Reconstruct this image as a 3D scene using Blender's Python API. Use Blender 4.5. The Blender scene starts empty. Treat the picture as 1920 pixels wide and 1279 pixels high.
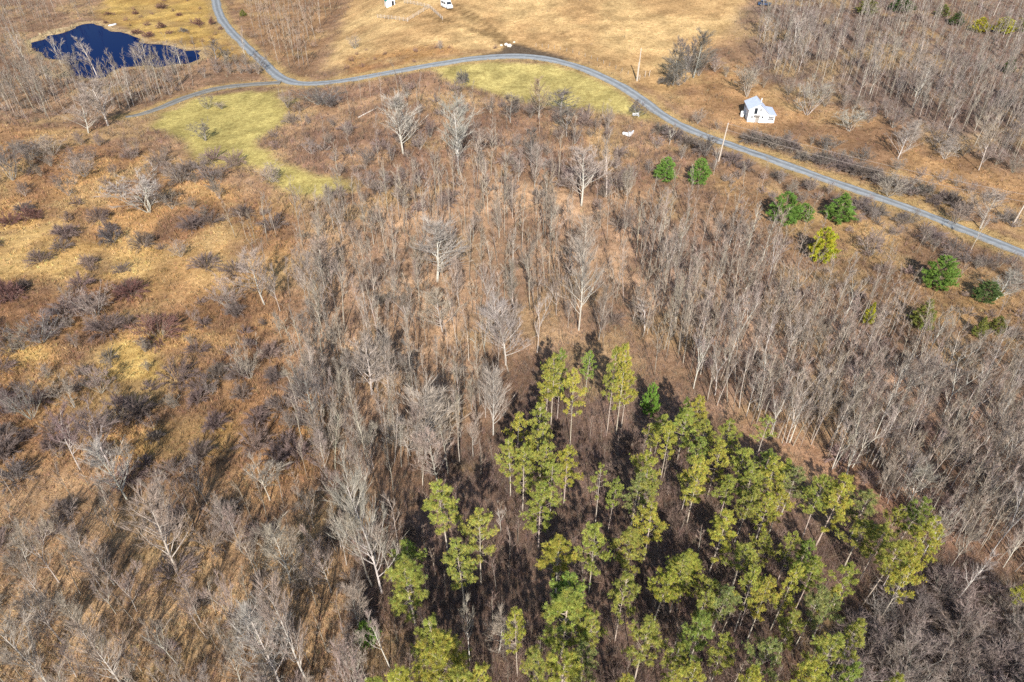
import bpy, math, random
import numpy as np
from mathutils import Vector, Matrix
R = math.radians
SC = bpy.context.scene
COL = SC.collection
rnd = random.Random(7)
npr = np.random.default_rng(7)

# ------------------------------------------------------------------ camera, sky, sun, exposure
PITCH, FPX, CZ = R(38), 1300.0, 71.0          # pitch below the horizon, focal length for a 1920 px wide frame, flying height
SUN_EL = 34.0
SUN_AZ = 2.0                                   # degrees, shadows run away from the camera
cam_d = bpy.data.cameras.new('camera'); cam = bpy.data.objects.new('camera', cam_d); COL.objects.link(cam)
cam.location = (0, 0, CZ); cam.rotation_euler = (R(90) - PITCH, 0, 0)
cam_d.sensor_width = 36; cam_d.lens = FPX / 1920 * 36; cam_d.clip_end = 6000
SC.camera = cam
W = bpy.data.worlds.new('World'); SC.world = W; W.use_nodes = True
sky = W.node_tree.nodes.new('ShaderNodeTexSky'); sky.sky_type = 'NISHITA'; sky.sun_disc = False
sky.sun_elevation = R(SUN_EL); sky.sun_rotation = R(180 - SUN_AZ); sky.air_density = 1.0; sky.dust_density = 0.6
W.node_tree.links.new(sky.outputs[0], W.node_tree.nodes['Background'].inputs[0])
W.node_tree.nodes['Background'].inputs[1].default_value = 0.115
sun_d = bpy.data.lights.new('sun', 'SUN'); sun_d.energy = 5.0; sun_d.angle = R(0.5); sun_d.color = (1, .94, .85)
sun = bpy.data.objects.new('sun', sun_d); COL.objects.link(sun)
sun.rotation_euler = (R(90 - SUN_EL), 0, R(SUN_AZ)); sun.location = (0, -50, 120)
SC.view_settings.view_transform = 'Standard'; SC.view_settings.look = 'None'
SC.view_settings.exposure = 0.53; SC.view_settings.gamma = 1; SC.view_settings.use_curve_mapping = False
SC.cycles.use_denoising = False
SC.cycles.max_bounces = 4; SC.cycles.diffuse_bounces = 2

# ------------------------------------------------------------------ terrain and the photograph's geometry
_s, _c = math.sin(PITCH), math.cos(PITCH)
def sstep(a, b, x):
    t = np.clip((x - a) / (b - a), 0, 1); return t * t * (3 - 2 * t)
def H(x, y):
    """height of the land: flat near the pond, a slow rise towards the house and the hayfield"""
    x = np.asarray(x, float); y = np.asarray(y, float)
    r = np.clip(y - 115, 0, 330)
    return .1 * r * r / (r + 30) * sstep(-85, -15, x)
def P(px, py):
    """spot on the land seen at a pixel of the 1920 x 1279 photograph"""
    u = (np.asarray(px, float) - 960) / FPX; v = (np.asarray(py, float) - 639.5) / FPX
    dy = _c - v * _s; dz = -_s - v * _c
    t = CZ / -dz
    for i in range(50): t = .5 * t + .5 * (CZ - H(u * t, dy * t)) / -dz
    return u * t, dy * t, CZ + dz * t
def PV(px, py): return Vector([float(a) for a in P(px, py)])
def proj(x, y, z):
    d = np.maximum(y * _c - (z - CZ) * _s, 1.0)
    return 960 + FPX * x / d, 639.5 - FPX * (y * _s + (z - CZ) * _c) / d
def height_to(p, ty):
    k = (ty - 639.5) / FPX
    return CZ + p[1] * (k * _c + _s) / (k * _s - _c) - p[2]
def ppm(p): return FPX / (p[1] * _c - (p[2] - CZ) * _s)   # photograph pixels for a metre

_tab = npr.random((257, 257))
def vnoise(x, y, sc, seed=0):
    x = np.asarray(x, float) / sc + seed * 17.3; y = np.asarray(y, float) / sc + seed * 9.7
    xi = np.floor(x).astype(int); yi = np.floor(y).astype(int); fx = x - xi; fy = y - yi
    fx = fx * fx * (3 - 2 * fx); fy = fy * fy * (3 - 2 * fy); a = xi % 256; b = yi % 256
    return (_tab[a, b] * (1 - fx) + _tab[a + 1, b] * fx) * (1 - fy) + (_tab[a, b + 1] * (1 - fx) + _tab[a + 1, b + 1] * fx) * fy
def fbm(x, y, sc, seed=0, o=4):
    t = 0; a = 1; n = 0
    for i in range(o): t = t + a * vnoise(x, y, sc, seed + i); n += a; a *= .55; sc *= .5
    return np.clip((t / n - .5) * 1.7 + .5, 0, 1)
def seg_dist(x, y, pts):
    d = np.full(np.shape(x), 1e9)
    for (ax, ay), (bx, by) in zip(pts[:-1], pts[1:]):
        ex, ey = bx - ax, by - ay; L = ex * ex + ey * ey + 1e-9
        t = np.clip(((x - ax) * ex + (y - ay) * ey) / L, 0, 1)
        d = np.minimum(d, np.hypot(x - ax - t * ex, y - ay - t * ey))
    return d
def sdf(x, y, poly):
    """signed distance in metres, positive inside"""
    d = seg_dist(x, y, poly + poly[:1]); ins = np.zeros(np.shape(x), bool); n = len(poly)
    for i in range(n):
        ax, ay = poly[i]; bx, by = poly[(i + 1) % n]
        cr = (ay > y) != (by > y)
        ins ^= cr & (x < (bx - ax) * (y - ay) / ((by - ay) if by != ay else 1e-9) + ax)
    return np.where(ins, d, -d)
def gpoly(pix): return [tuple(float(a) for a in P(px, py)[:2]) for px, py in pix]

# ------------------------------------------------------------------ roads (centre line in pixels, width in metres)
ROAD = [(2100, 548, 4.4), (1990, 502, 4.4), (1920, 474, 4.4), (1850, 447, 4.3), (1760, 411, 4.2), (1680, 381, 4.2), (1590, 350, 4.2), (1500, 318, 4.2),
        (1420, 289, 4.2), (1350, 264, 4.2), (1290, 241, 4.2), (1240, 213, 4.4), (1195, 180, 4.6), (1150, 153, 4.8), (1090, 127, 5), (1030, 111, 5.2), (970, 105, 5.4),
        (900, 108, 5.2), (830, 118, 5), (760, 130, 5), (690, 143, 5), (620, 154, 5), (565, 156, 5), (528, 146, 5), (497, 120, 4.8), (462, 87, 4.8), (432, 57, 5), (411, 27, 5), (403, -8, 5), (402, -40, 5)]
LANE = [(545, 152, 4.2), (505, 156, 4.2), (470, 158, 4), (410, 165, 4), (350, 182, 3.6), (300, 202, 3.2), (262, 214, 2.4), (235, 219, 1.6)]
def dense(pts, n=9):
    out = []; q = [np.array([*P(a, b)[:2], w]) for a, b, w in pts]
    q = [2 * q[0] - q[1]] + q + [2 * q[-1] - q[-2]]
    for i in range(1, len(q) - 2):
        for k in range(n):
            t = k / n; p0, p1, p2, p3 = q[i - 1:i + 3]
            out.append(.5 * (2 * p1 + (p2 - p0) * t + (2 * p0 - 5 * p1 + 4 * p2 - p3) * t * t + (3 * p1 - p0 - 3 * p2 + p3) * t ** 3))
    out.append(q[-2]); return out
ROAD = [(a, b, w * .78) for a, b, w in ROAD]
ROADW = dense(ROAD); LANEW = dense(LANE)
road_line = [(a[0], a[1]) for a in ROADW][::3]; lane_line = [(a[0], a[1]) for a in LANEW][::3]

POND = [(62, 92), (68, 76), (88, 68), (112, 61), (135, 55), (150, 48), (164, 45), (178, 45), (186, 51), (200, 57), (215, 60), (240, 66), (265, 78), (300, 81), (345, 90), (368, 95), (372, 108), (352, 118), (300, 122), (250, 120), (215, 130),
        (185, 148), (160, 148), (140, 138), (143, 122), (128, 112), (105, 108), (85, 106)]
def ragged(poly, amp, n=6):
    out = []
    for (ax, ay), (bx, by) in zip(poly, poly[1:] + poly[:1]):
        for k in range(n):
            t = k / n; x = ax + (bx - ax) * t; y = ay + (by - ay) * t; out.append((x + (float(vnoise(x, y, 5, 8)) - .5) * amp * 2, y + (float(vnoise(x, y, 5, 9)) - .5) * amp * 2))
    return out
pond_w = ragged(gpoly(POND), 2.2)
POND_Z = -0.35

# ------------------------------------------------------------------ kinds of ground cover (colour, grass and brush), laid over one another
def lay(pix, c1, c2, feather, g, gh, b, bh, nz=10, wob=4, gc=None, bc=(.25, .195, .155)):
    return dict(poly=gpoly(pix), c1=np.array(c1), c2=np.array(c2), f=feather, v=np.array([g, gh, b, bh]), nz=nz, wob=wob, bc=np.array(bc))
LAYERS = [
 # brushy land between the lawns and the woods
 lay([(-500, 190), (270, 215), (540, 175), (800, 130), (1250, 235), (1330, 330), (1150, 420), (560, 450), (-500, 300)], (.43, .28, .165), (.29, .18, .12), 6, .45, .5, 1.1, 1.5, bc=(.24, .175, .145)),
 # wet meadow on the left
 lay([(-600, 225), (0, 238), (140, 250), (300, 285), (420, 330), (540, 380), (560, 430), (555, 520), (600, 640), (565, 720), (590, 880), (520, 950), (400, 930), (280, 920), (120, 900), (-600, 1010)],
     (.57, .345, .155), (.32, .185, .10), 5, 1, .75, .25, .9, nz=11, bc=(.22, .13, .10)),
 # bottom left wood
 lay([(-700, 940), (120, 900), (300, 930), (520, 930), (660, 900), (760, 960), (760, 1700), (-900, 1700)], (.64, .43, .235), (.45, .295, .17), 5, .6, .45, .35, 1.0, nz=11),
 # leaf litter of the middle wood
 lay([(555, 430), (900, 330), (1160, 360), (1260, 480), (1320, 720), (1130, 690), (960, 690), (740, 900), (620, 860), (575, 640)], (.57, .38, .235), (.39, .255, .165), 6, .12, .35, .6, 1.1, nz=9),
 lay([(700, 880), (760, 800), (900, 720), (980, 700), (960, 800), (860, 900), (720, 960)], (.36, .235, .155), (.25, .16, .11), 6, .15, .35, .8, 1.1, nz=9),
 # right wood
 lay([(1170, 400), (1330, 420), (1480, 520), (1620, 600), (1720, 660), (2300, 800), (2300, 1300), (1760, 1060), (1600, 930), (1440, 840), (1290, 740)], (.50, .335, .23), (.35, .23, .165), 6, .15, .4, .8, 1.2, nz=9),
 lay([(1330, 770), (1480, 800), (1640, 900), (1740, 1000), (1860, 1090), (1800, 1130), (1700, 1050), (1560, 930), (1420, 850)], (.48, .285, .19), (.36, .21, .145), 4, .1, .35, .2, .8, nz=7),
 # under the pines
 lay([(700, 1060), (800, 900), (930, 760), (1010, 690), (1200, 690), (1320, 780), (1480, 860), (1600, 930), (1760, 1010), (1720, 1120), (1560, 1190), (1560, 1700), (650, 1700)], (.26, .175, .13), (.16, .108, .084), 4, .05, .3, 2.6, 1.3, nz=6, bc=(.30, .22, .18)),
 # thicket at the bottom right
 lay([(1570, 1170), (1720, 1080), (1850, 1110), (2400, 1300), (2400, 1700), (1480, 1700)], (.25, .18, .145), (.18, .13, .105), 3, .1, .4, 1.6, 1.9, nz=6, bc=(.21, .165, .145)),
 # grass strip below the road
 lay([(1330, 330), (1420, 345), (1600, 395), (1760, 470), (2100, 600), (2100, 720), (1860, 640), (1720, 600), (1560, 490), (1450, 440), (1360, 410)], (.46, .30, .14), (.30, .19, .105), 4, .8, .5, .35, 1.0, nz=9),
 # meadow above the road, around the house
 lay([(1180, 160), (1260, 120), (1400, 110), (1500, 190), (1640, 240), (1780, 290), (2100, 420), (2100, 520), (1920, 450), (1700, 368), (1500, 300), (1340, 245), (1240, 190)], (.45, .28, .14), (.32, .195, .105), 5, .8, .45, .12, .8, nz=10),
 # brush strips on both sides of the road
 lay([(1395, 246), (1480, 262), (1600, 300), (1720, 345), (1800, 385), (1720, 368), (1560, 322), (1420, 276)], (.27, .20, .15), (.20, .145, .11), 1.5, .2, .4, 2.2, 1.7, nz=5, wob=2.5, bc=(.23, .19, .165)),
 # hayfield
 lay([(640, 150), (620, 90), (640, 30), (690, -60), (1390, -60), (1400, 60), (1300, 130), (1240, 170), (1150, 135), (1040, 100), (900, 100), (760, 125)], (.58, .41, .20), (.46, .30, .145), 4, .35, .25, .03, .6, nz=16),
 lay([(640, 155), (650, 105), (760, 92), (880, 88), (930, 92), (900, 100), (820, 112), (740, 128)], (.42, .25, .11), (.36, .20, .095), 3, .8, .5, .1, .7, nz=9),
 # dry grass by the pond
 lay([(180, 40), (190, -40), (400, -40), (408, 40), (440, 80), (440, 110), (370, 95), (300, 78), (240, 62)], (.52, .36, .12), (.42, .27, .09), 4, .5, .35, .03, .6, nz=12),
 # top right wood, top left wood, wood above the fork
 lay([(1400, 60), (1430, -80), (2400, -80), (2400, 420), (1850, 290), (1700, 225), (1540, 175), (1420, 140)], (.25, .18, .14), (.18, .13, .105), 6, .1, .4, .9, 1.4, nz=9, bc=(.20, .155, .135)),  # floor made darker and greyer, painting in the shade between the trees
 lay([(-700, 225), (-700, -80), (190, -60), (180, 35), (60, 70), (50, 135), (180, 155), (380, 125), (500, 140), (380, 160), (270, 205), (100, 232)], (.37, .245, .15), (.28, .18, .12), 5, .3, .5, .7, 1.3, nz=9),
 lay([(430, -60), (680, -60), (630, 40), (600, 120), (560, 148), (520, 120), (470, 70), (430, 20)], (.36, .225, .12), (.27, .165, .095), 4, .3, .5, .5, 1.2, nz=8),
 # pale reeds on the pond's edge
 lay([(45, 80), (95, 55), (150, 48), (110, 64), (70, 80), (60, 95)], (.60, .48, .31), (.52, .40, .24), .7, 2.5, 1.5, 0, .6, nz=5, wob=.4),
 lay([(70, 128), (110, 138), (145, 121), (138, 134), (110, 148), (75, 138)], (.60, .48, .31), (.52, .40, .24), .7, 2.5, 1.5, 0, .6, nz=5, wob=.4),
 # straw coloured patches in the meadow
 lay([(-60, 470), (60, 395), (200, 420), (290, 470), (240, 510), (120, 525), (-60, 520)], (.58, .40, .17), (.50, .32, .13), 6, 1, .55, 0, .8, nz=6, wob=9),
 lay([(300, 480), (380, 445), (540, 470), (550, 515), (430, 540), (330, 520)], (.56, .37, .17), (.47, .29, .13), 5, 1, .5, 0, .8, nz=6, wob=8),
 lay([(225, 650), (285, 640), (290, 690), (270, 740), (240, 760), (195, 745)], (.60, .43, .16), (.54, .36, .13), 2.5, 1, .5, 0, .8, nz=5, wob=4),
 lay([(280, 830), (380, 800), (420, 840), (390, 880), (300, 870)], (.58, .40, .16), (.50, .32, .12), 3, 1, .5, 0, .8, nz=5, wob=5),
 lay([(20, 650), (110, 640), (120, 690), (30, 690)], (.58, .41, .16), (.48, .31, .12), 3, 1, .5, 0, .8, nz=5, wob=5),
]
LAWNS = [dict(lay([(292, 208), (340, 188), (410, 172), (470, 163), (528, 162), (528, 195), (520, 240), (485, 280), (500, 300), (560, 310), (640, 352), (600, 366), (540, 348), (470, 300), (440, 300), (375, 285), (320, 262), (305, 235)], (.49, .415, .15), (.41, .345, .125), 2.8, .5, .16, 0, .5, nz=6, wob=5), name='lawn'),
         dict(lay([(795, 128), (860, 118), (960, 111), (1040, 117), (1100, 132), (1150, 160), (1185, 190), (1240, 226), (1262, 246), (1225, 236), (1180, 215), (1130, 207), (1060, 196), (980, 186), (900, 170), (840, 150)], (.49, .415, .16), (.41, .345, .13), 2.8, .5, .16, 0, .5, nz=6, wob=3.5), name='lawn')]
TRACK = [gpoly([(955, 92), (900, 48), (868, 26), (843, 18)]), gpoly([(965, 92), (915, 46), (880, 22), (850, 10)]), gpoly([(945, 84), (880, 50), (830, 38), (800, 30)])]
APRON = gpoly([(885, 106), (935, 97), (952, 85), (966, 82), (990, 88), (1025, 97), (1090, 115), (1040, 112), (970, 106)])

def cover(x, y):
    """colour and (grass density, grass height, brush density, brush height), brush colour at points of the land"""
    n = len(x); col = np.empty((n, 3)); col[:] = (.31, .2, .125); v = np.tile(np.array([.3, .4, .6, 1.0]), (n, 1)); bc = np.tile(np.array([.19, .145, .115]), (n, 1))
    lawn = np.zeros(n)
    for i, L in enumerate(LAYERS + LAWNS):
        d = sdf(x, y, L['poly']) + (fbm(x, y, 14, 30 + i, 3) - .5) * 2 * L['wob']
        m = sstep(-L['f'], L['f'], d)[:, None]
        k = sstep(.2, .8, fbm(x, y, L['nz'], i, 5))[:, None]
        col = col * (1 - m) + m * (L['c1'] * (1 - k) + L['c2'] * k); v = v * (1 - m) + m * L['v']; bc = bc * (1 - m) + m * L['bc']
        if 'name' in L: lawn = np.maximum(lawn, m[:, 0])
    # small tussocks and stains
    t = fbm(x, y, 3.5, 77, 3)[:, None]; col = col * (.68 + .6 * t)
    wild = np.clip(v[:, 0] + v[:, 2], 0, 1) * (v[:, 1] > .3); m = (sstep(.52, .78, fbm(x, y, 9, 120, 4)) * .6 * wild)[:, None]; col = col * (1 - m) + m * np.array([.20, .125, .085])
    m = (sstep(.60, .82, fbm(x, y, 12, 140, 4)) * .5 * wild)[:, None]; col = col * (1 - m) + m * np.array([.52, .37, .18])
    # verges, tracks
    dr = np.minimum(seg_dist(x, y, road_line) - 2.0, seg_dist(x, y, lane_line) - 1.7)
    m = (1 - sstep(.4, 2.6, dr + (fbm(x, y, 5, 90, 3) - .5) * 2))[:, None]
    col = col * (1 - m) + m * np.array([.42, .30, .14]) * (.8 + .4 * t); v = v * (1 - m) + m * np.array([.9, .3, .1, .5])
    on = (1 - sstep(-.5, .1, dr + (fbm(x, y, 2.2, 97, 2) - .5) * .9))[:, None]; v = v * (1 - on)
    for T in TRACK:
        m = (1 - sstep(.3, 1.5, seg_dist(x, y, T) + (fbm(x, y, 3, 95, 3) - .5) * 1.5))[:, None] * .85
        col = col * (1 - m) + m * np.array([.19, .125, .06])
    m = sstep(-1, 1, sdf(x, y, APRON))[:, None]; col = col * (1 - m) + m * np.array([.12, .092, .066]); v = v * (1 - m)
    # pond bed and its wet rim
    m = (sstep(-4.5, -2, sdf(x, y, pond_w) + (fbm(x, y, 5, 99, 3) - .5) * 3) * .75)[:, None]; col = col * (1 - m) + m * np.array([.50, .38, .21])
    m = sstep(-1.2, .6, sdf(x, y, pond_w))[:, None]; col = col * (1 - m) + m * np.array([.05, .04, .03]); v = v * (1 - sstep(-.3, .3, sdf(x, y, pond_w))[:, None])
    return col, v, bc, lawn

# ------------------------------------------------------------------ materials
def mat(name): 
    m = bpy.data.materials.new(name); m.use_nodes = True; nt = m.node_tree; b = nt.nodes['Principled BSDF']
    return m, nt, b
def noise(nt, scale, detail=4, rough=.6, coord='Object'):
    tc = nt.nodes.new('ShaderNodeTexCoord'); n = nt.nodes.new('ShaderNodeTexNoise'); n.inputs['Scale'].default_value = scale; n.inputs['Detail'].default_value = detail; n.inputs['Roughness'].default_value = rough
    nt.links.new(tc.outputs[coord], n.inputs['Vector']); return n
def ramp(nt, src, a, b, lo=.3, hi=.7):
    r = nt.nodes.new('ShaderNodeValToRGB'); r.color_ramp.elements[0].position = lo; r.color_ramp.elements[1].position = hi
    r.color_ramp.elements[0].color = (*a, 1); r.color_ramp.elements[1].color = (*b, 1); nt.links.new(src, r.inputs[0]); return r
def mul(nt, a, b, blend='MULTIPLY', f=1.0):
    m = nt.nodes.new('ShaderNodeMix'); m.data_type = 'RGBA'; m.blend_type = blend; m.inputs[0].default_value = f
    nt.links.new(a, m.inputs[6]); nt.links.new(b, m.inputs[7]); return m.outputs[2]
def dull(b, rough=.9, spec=.1):
    b.inputs['Roughness'].default_value = rough; b.inputs['Specular IOR Level'].default_value = spec

def ground_material():
    m, nt, b = mat('ground_cover'); dull(b, .95, .05)
    at = nt.nodes.new('ShaderNodeAttribute'); at.attribute_name = 'col'
    n1 = noise(nt, .9, 6, .7); r1 = ramp(nt, n1.outputs[0], (.62, .56, .5), (1.3, 1.3, 1.28))
    n2 = noise(nt, 5.5, 4, .75); r2 = ramp(nt, n2.outputs[0], (.62, .58, .55), (1.32, 1.32, 1.32), .33, .67)
    c = mul(nt, mul(nt, at.outputs['Color'], r1.outputs[0]), r2.outputs[0]); nt.links.new(c, b.inputs['Base Color'])
    bp = nt.nodes.new('ShaderNodeBump'); bp.inputs['Strength'].default_value = .7; bp.inputs['Distance'].default_value = .25
    nt.links.new(n2.outputs[0], bp.inputs['Height']); nt.links.new(bp.outputs[0], b.inputs['Normal']); return m
def tint_material(name, var=.25, sc=3, attr=None, spec=.05, hue=None):
    """colour comes from the thing itself (object colour), with grain"""
    m, nt, b = mat(name); dull(b, .9, spec)
    if attr:
        at = nt.nodes.new('ShaderNodeAttribute'); at.attribute_name = attr; base = at.outputs['Color']
    else:
        oi = nt.nodes.new('ShaderNodeObjectInfo'); base = oi.outputs['Color']
    n = noise(nt, sc, 3); r = ramp(nt, n.outputs[0], (1 - var,) * 3, (1 + var,) * 3)
    c = mul(nt, base, r.outputs[0])
    if hue:
        at = nt.nodes.new('ShaderNodeAttribute'); at.attribute_name = hue
        c = mul(nt, c, at.outputs['Color'])
    nt.links.new(c, b.inputs['Base Color']); return m
def plain(name, col, rough=.6, spec=.3, var=.12, sc=2.0, metal=0):
    m, nt, b = mat(name); dull(b, rough, spec); b.inputs['Metallic'].default_value = metal
    n = noise(nt, sc, 4); r = ramp(nt, n.outputs[0], tuple(a * (1 - var) for a in col), tuple(a * (1 + var) for a in col)); nt.links.new(r.outputs[0], b.inputs['Base Color']); return m
M_GROUND = ground_material()
M_BARK = tint_material('bark', .3, 2.2)
M_TWIG = tint_material('twigs', .25, .8)
M_NEEDLE = tint_material('needles', .22, .7, hue='shade')
M_STUFF = tint_material('dry_plants', .2, 1.2, attr='col')

def road_material(name, ca, cb, cc):
    m, nt, b = mat(name); dull(b, .95, .1)
    at = nt.nodes.new('ShaderNodeAttribute'); at.attribute_name = 'across'
    n = noise(nt, .6, 5, .7); r = ramp(nt, n.outputs[0], ca, cb); n2 = noise(nt, 9, 3); r2 = ramp(nt, n2.outputs[0], (.8,) * 3, (1.2,) * 3)
    base = mul(nt, r.outputs[0], r2.outputs[0])
    # worn wheel tracks and gravelly centre
    rt = nt.nodes.new('ShaderNodeValToRGB'); el = rt.color_ramp.elements
    el[0].position = 0; el[0].color = (*cc, 1); el[1].position = 1; el[1].color = (*cc, 1)
    for p_, k_ in ((.12, .9), (.27, 1.2), (.42, .8), (.5, .72), (.58, .8), (.73, 1.2), (.88, .9)):
        e = el.new(p_); e.color = (k_, k_, k_, 1)
    nt.links.new(at.outputs['Fac'], rt.inputs[0])
    nt.links.new(mul(nt, base, rt.outputs[0]), b.inputs['Base Color']); return m
M_ROAD = road_material('blue_grey_gravel', (.20, .215, .225), (.31, .325, .335), (.95, .8, .6))
M_LANE = road_material('dark_lane', (.17, .165, .15), (.26, .25, .23), (.95, .8, .6))
def water_material():
    m, nt, b = mat('pond_water'); b.inputs['Base Color'].default_value = (.0005, .0105, .066, 1); b.inputs['Roughness'].default_value = .04; b.inputs['IOR'].default_value = 1.035
    b.inputs['Specular IOR Level'].default_value = .5
    n = noise(nt, .5, 3); bp = nt.nodes.new('ShaderNodeBump'); bp.inputs['Strength'].default_value = .05; bp.inputs['Distance'].default_value = .1
    nt.links.new(n.outputs[0], bp.inputs['Height']); nt.links.new(bp.outputs[0], b.inputs['Normal']); return m
M_WATER = water_material()
M_WHITE = plain('white_paint', (.80, .81, .82), .6, .3, .05)
M_SIDING = plain('white_siding', (.78, .80, .81), .7, .2, .07, 1.5)
M_ROOF = plain('pale_metal_roof', (.60, .66, .74), .5, .4, .06, 1.2)
M_ROOF2 = plain('lilac_metal_roof', (.50, .56, .70), .5, .4, .06, 1.2)
M_DARK = plain('dark_glass', (.025, .03, .04), .15, .5, .2)
M_GREY = plain('grey_wood', (.33, .30, .27), .9, .1, .25, 4)
M_POLE = plain('pole_wood', (.52, .45, .38), .9, .1, .15, 3)
M_TEAL = plain('teal_roof', (.02, .25, .19), .6, .3, .12)
M_TYRE = plain('tyre_rubber', (.02, .02, .02), .9, .1, .1)
M_BLUE = plain('blue_paint', (.03, .07, .16), .3, .5, .1)
M_ROCK = plain('pale_rock', (.62, .57, .50), .9, .1, .25, 3)
M_WIRE = plain('wire', (.30, .25, .22), .7, .2, .05)
M_FENCE = plain('weathered_rail', (.50, .44, .38), .9, .1, .15, 3)

# ------------------------------------------------------------------ mesh helpers
def link(name, me, material=None, parent=None):
    o = bpy.data.objects.new(name, me); COL.objects.link(o)
    if material is not None and not me.materials: me.materials.append(material)
    if parent is not None: o.parent = parent
    return o
def tri_mesh(name, V, T, col=None, attr='col'):
    me = bpy.data.meshes.new(name); V = np.ascontiguousarray(V, np.float32); T = np.ascontiguousarray(T, np.int32); n = len(T); k = T.shape[1]
    me.vertices.add(len(V)); me.vertices.foreach_set('co', V.ravel()); me.loops.add(n * k); me.loops.foreach_set('vertex_index', T.ravel())
    me.polygons.add(n); me.polygons.foreach_set('loop_start', np.arange(0, n * k, k, dtype=np.int32))
    me.update(calc_edges=True)
    if col is not None:
        a = me.color_attributes.new(attr, 'FLOAT_COLOR', 'POINT'); c4 = np.ones((len(V), 4), np.float32); c4[:, :3] = col; a.data.foreach_set('color', c4.ravel())
    return me
def tag(o, label=None, cat=None, group=None, kind=None):
    if label: o['label'] = label
    if cat: o['category'] = cat
    if group: o['group'] = group
    if kind: o['kind'] = kind
    return o
def empty(name, loc, rz=0):
    o = bpy.data.objects.new(name, None); COL.objects.link(o); o.location = loc; o.rotation_euler = (0, 0, rz); o.empty_display_size = .3; return o
class MB:
    def __init__(s): s.v = []; s.f = []
    def add(s, v, f):
        n = len(s.v); s.v += [tuple(a) for a in v]; s.f += [tuple(i + n for i in q) for q in f]; return s
    def box(s, x0, x1, y0, y1, z0, z1):
        return s.add([(x0, y0, z0), (x1, y0, z0), (x1, y1, z0), (x0, y1, z0), (x0, y0, z1), (x1, y0, z1), (x1, y1, z1), (x0, y1, z1)],
                     [(0, 3, 2, 1), (4, 5, 6, 7), (0, 1, 5, 4), (1, 2, 6, 5), (2, 3, 7, 6), (3, 0, 4, 7)])
    def prism(s, prof, y0, y1):     # profile in x,z swept along y
        n = len(prof); v = [(x, y0, z) for x, z in prof] + [(x, y1, z) for x, z in prof]
        return s.add(v, [tuple(range(n))[::-1], tuple(range(n, 2 * n))] [::-1] + [(i, (i + 1) % n, n + (i + 1) % n, n + i) for i in range(n)])
    def tube(s, pts, rad, k=6):
        pts = [Vector(p) for p in pts]; base = len(s.v); n = len(pts)
        for i, p in enumerate(pts):
            d = (pts[min(i + 1, n - 1)] - pts[max(i - 1, 0)]).normalized(); a = d.orthogonal().normalized(); b = d.cross(a)
            for j in range(k):
                t = 2 * math.pi * j / k; q = p + (a * math.cos(t) + b * math.sin(t)) * rad[i]; s.v.append(tuple(q))
        for i in range(n - 1):
            for j in range(k): s.f.append((base + i * k + j, base + i * k + (j + 1) % k, base + (i + 1) * k + (j + 1) % k, base + (i + 1) * k + j))
        s.f.append(tuple(base + j for j in range(k))[::-1]); s.f.append(tuple(base + (n - 1) * k + j for j in range(k))); return s
    def build(s, name, material, parent=None):
        me = bpy.data.meshes.new(name); me.from_pydata(s.v, [], s.f); me.update(); return link(name, me, material, parent)

# ------------------------------------------------------------------ the land, one sheet cut where the mown lawns lie
def build_land():
    fine_x = np.arange(-236, 236.1, 1.6); fine_y = np.arange(18, 330, 1.6)
    def grow(a, sgn):
        out = []; d = 2.0; q = a
        for i in range(26): d *= 1.32; q += sgn * d; out.append(q)
        return out
    xs = np.array(sorted(grow(-236, -1)) + list(fine_x) + grow(236, 1)); ys = np.array(sorted(grow(18, -1)) + list(fine_y) + grow(329, 1))
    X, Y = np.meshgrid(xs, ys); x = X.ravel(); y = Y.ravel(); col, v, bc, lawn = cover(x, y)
    z = H(x, y) + (fbm(x, y, 2.6, 50, 2) - .5) * .22 * (1 - lawn) * (np.abs(x) < 240) * (y < 335)
    dr = np.minimum(seg_dist(x, y, road_line), seg_dist(x, y, lane_line)); z -= .12 * (1 - sstep(1.5, 4.5, dr)) * (np.abs(x) < 240)
    ds = sdf(x, y, pond_w); z -= 1.3 * sstep(-2.2, 2.5, ds)
    nx, ny = len(xs), len(ys); i = np.arange((nx - 1) * (ny - 1)); r = i // (nx - 1); c = i % (nx - 1); a = r * nx + c
    Q = np.stack([a, a + 1, a + nx + 1, a + nx], 1); inl = lawn[Q].mean(1) > .5
    for name, sel in (('ground', ~inl), ('lawn', inl)):
        q = Q[sel]; u, inv = np.unique(q, return_inverse=True)
        if name == 'lawn':
            cx = x[q].mean(1); parts = [('lawn', cx < -40), ('lawn', cx >= -40)]
        else: parts = [(name, np.ones(len(q), bool))]
        for nm, s2 in parts:
            u, inv = np.unique(q[s2], return_inverse=True)
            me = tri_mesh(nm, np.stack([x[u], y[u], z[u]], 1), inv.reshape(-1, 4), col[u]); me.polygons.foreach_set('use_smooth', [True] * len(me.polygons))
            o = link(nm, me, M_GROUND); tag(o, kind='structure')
build_land()

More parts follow.
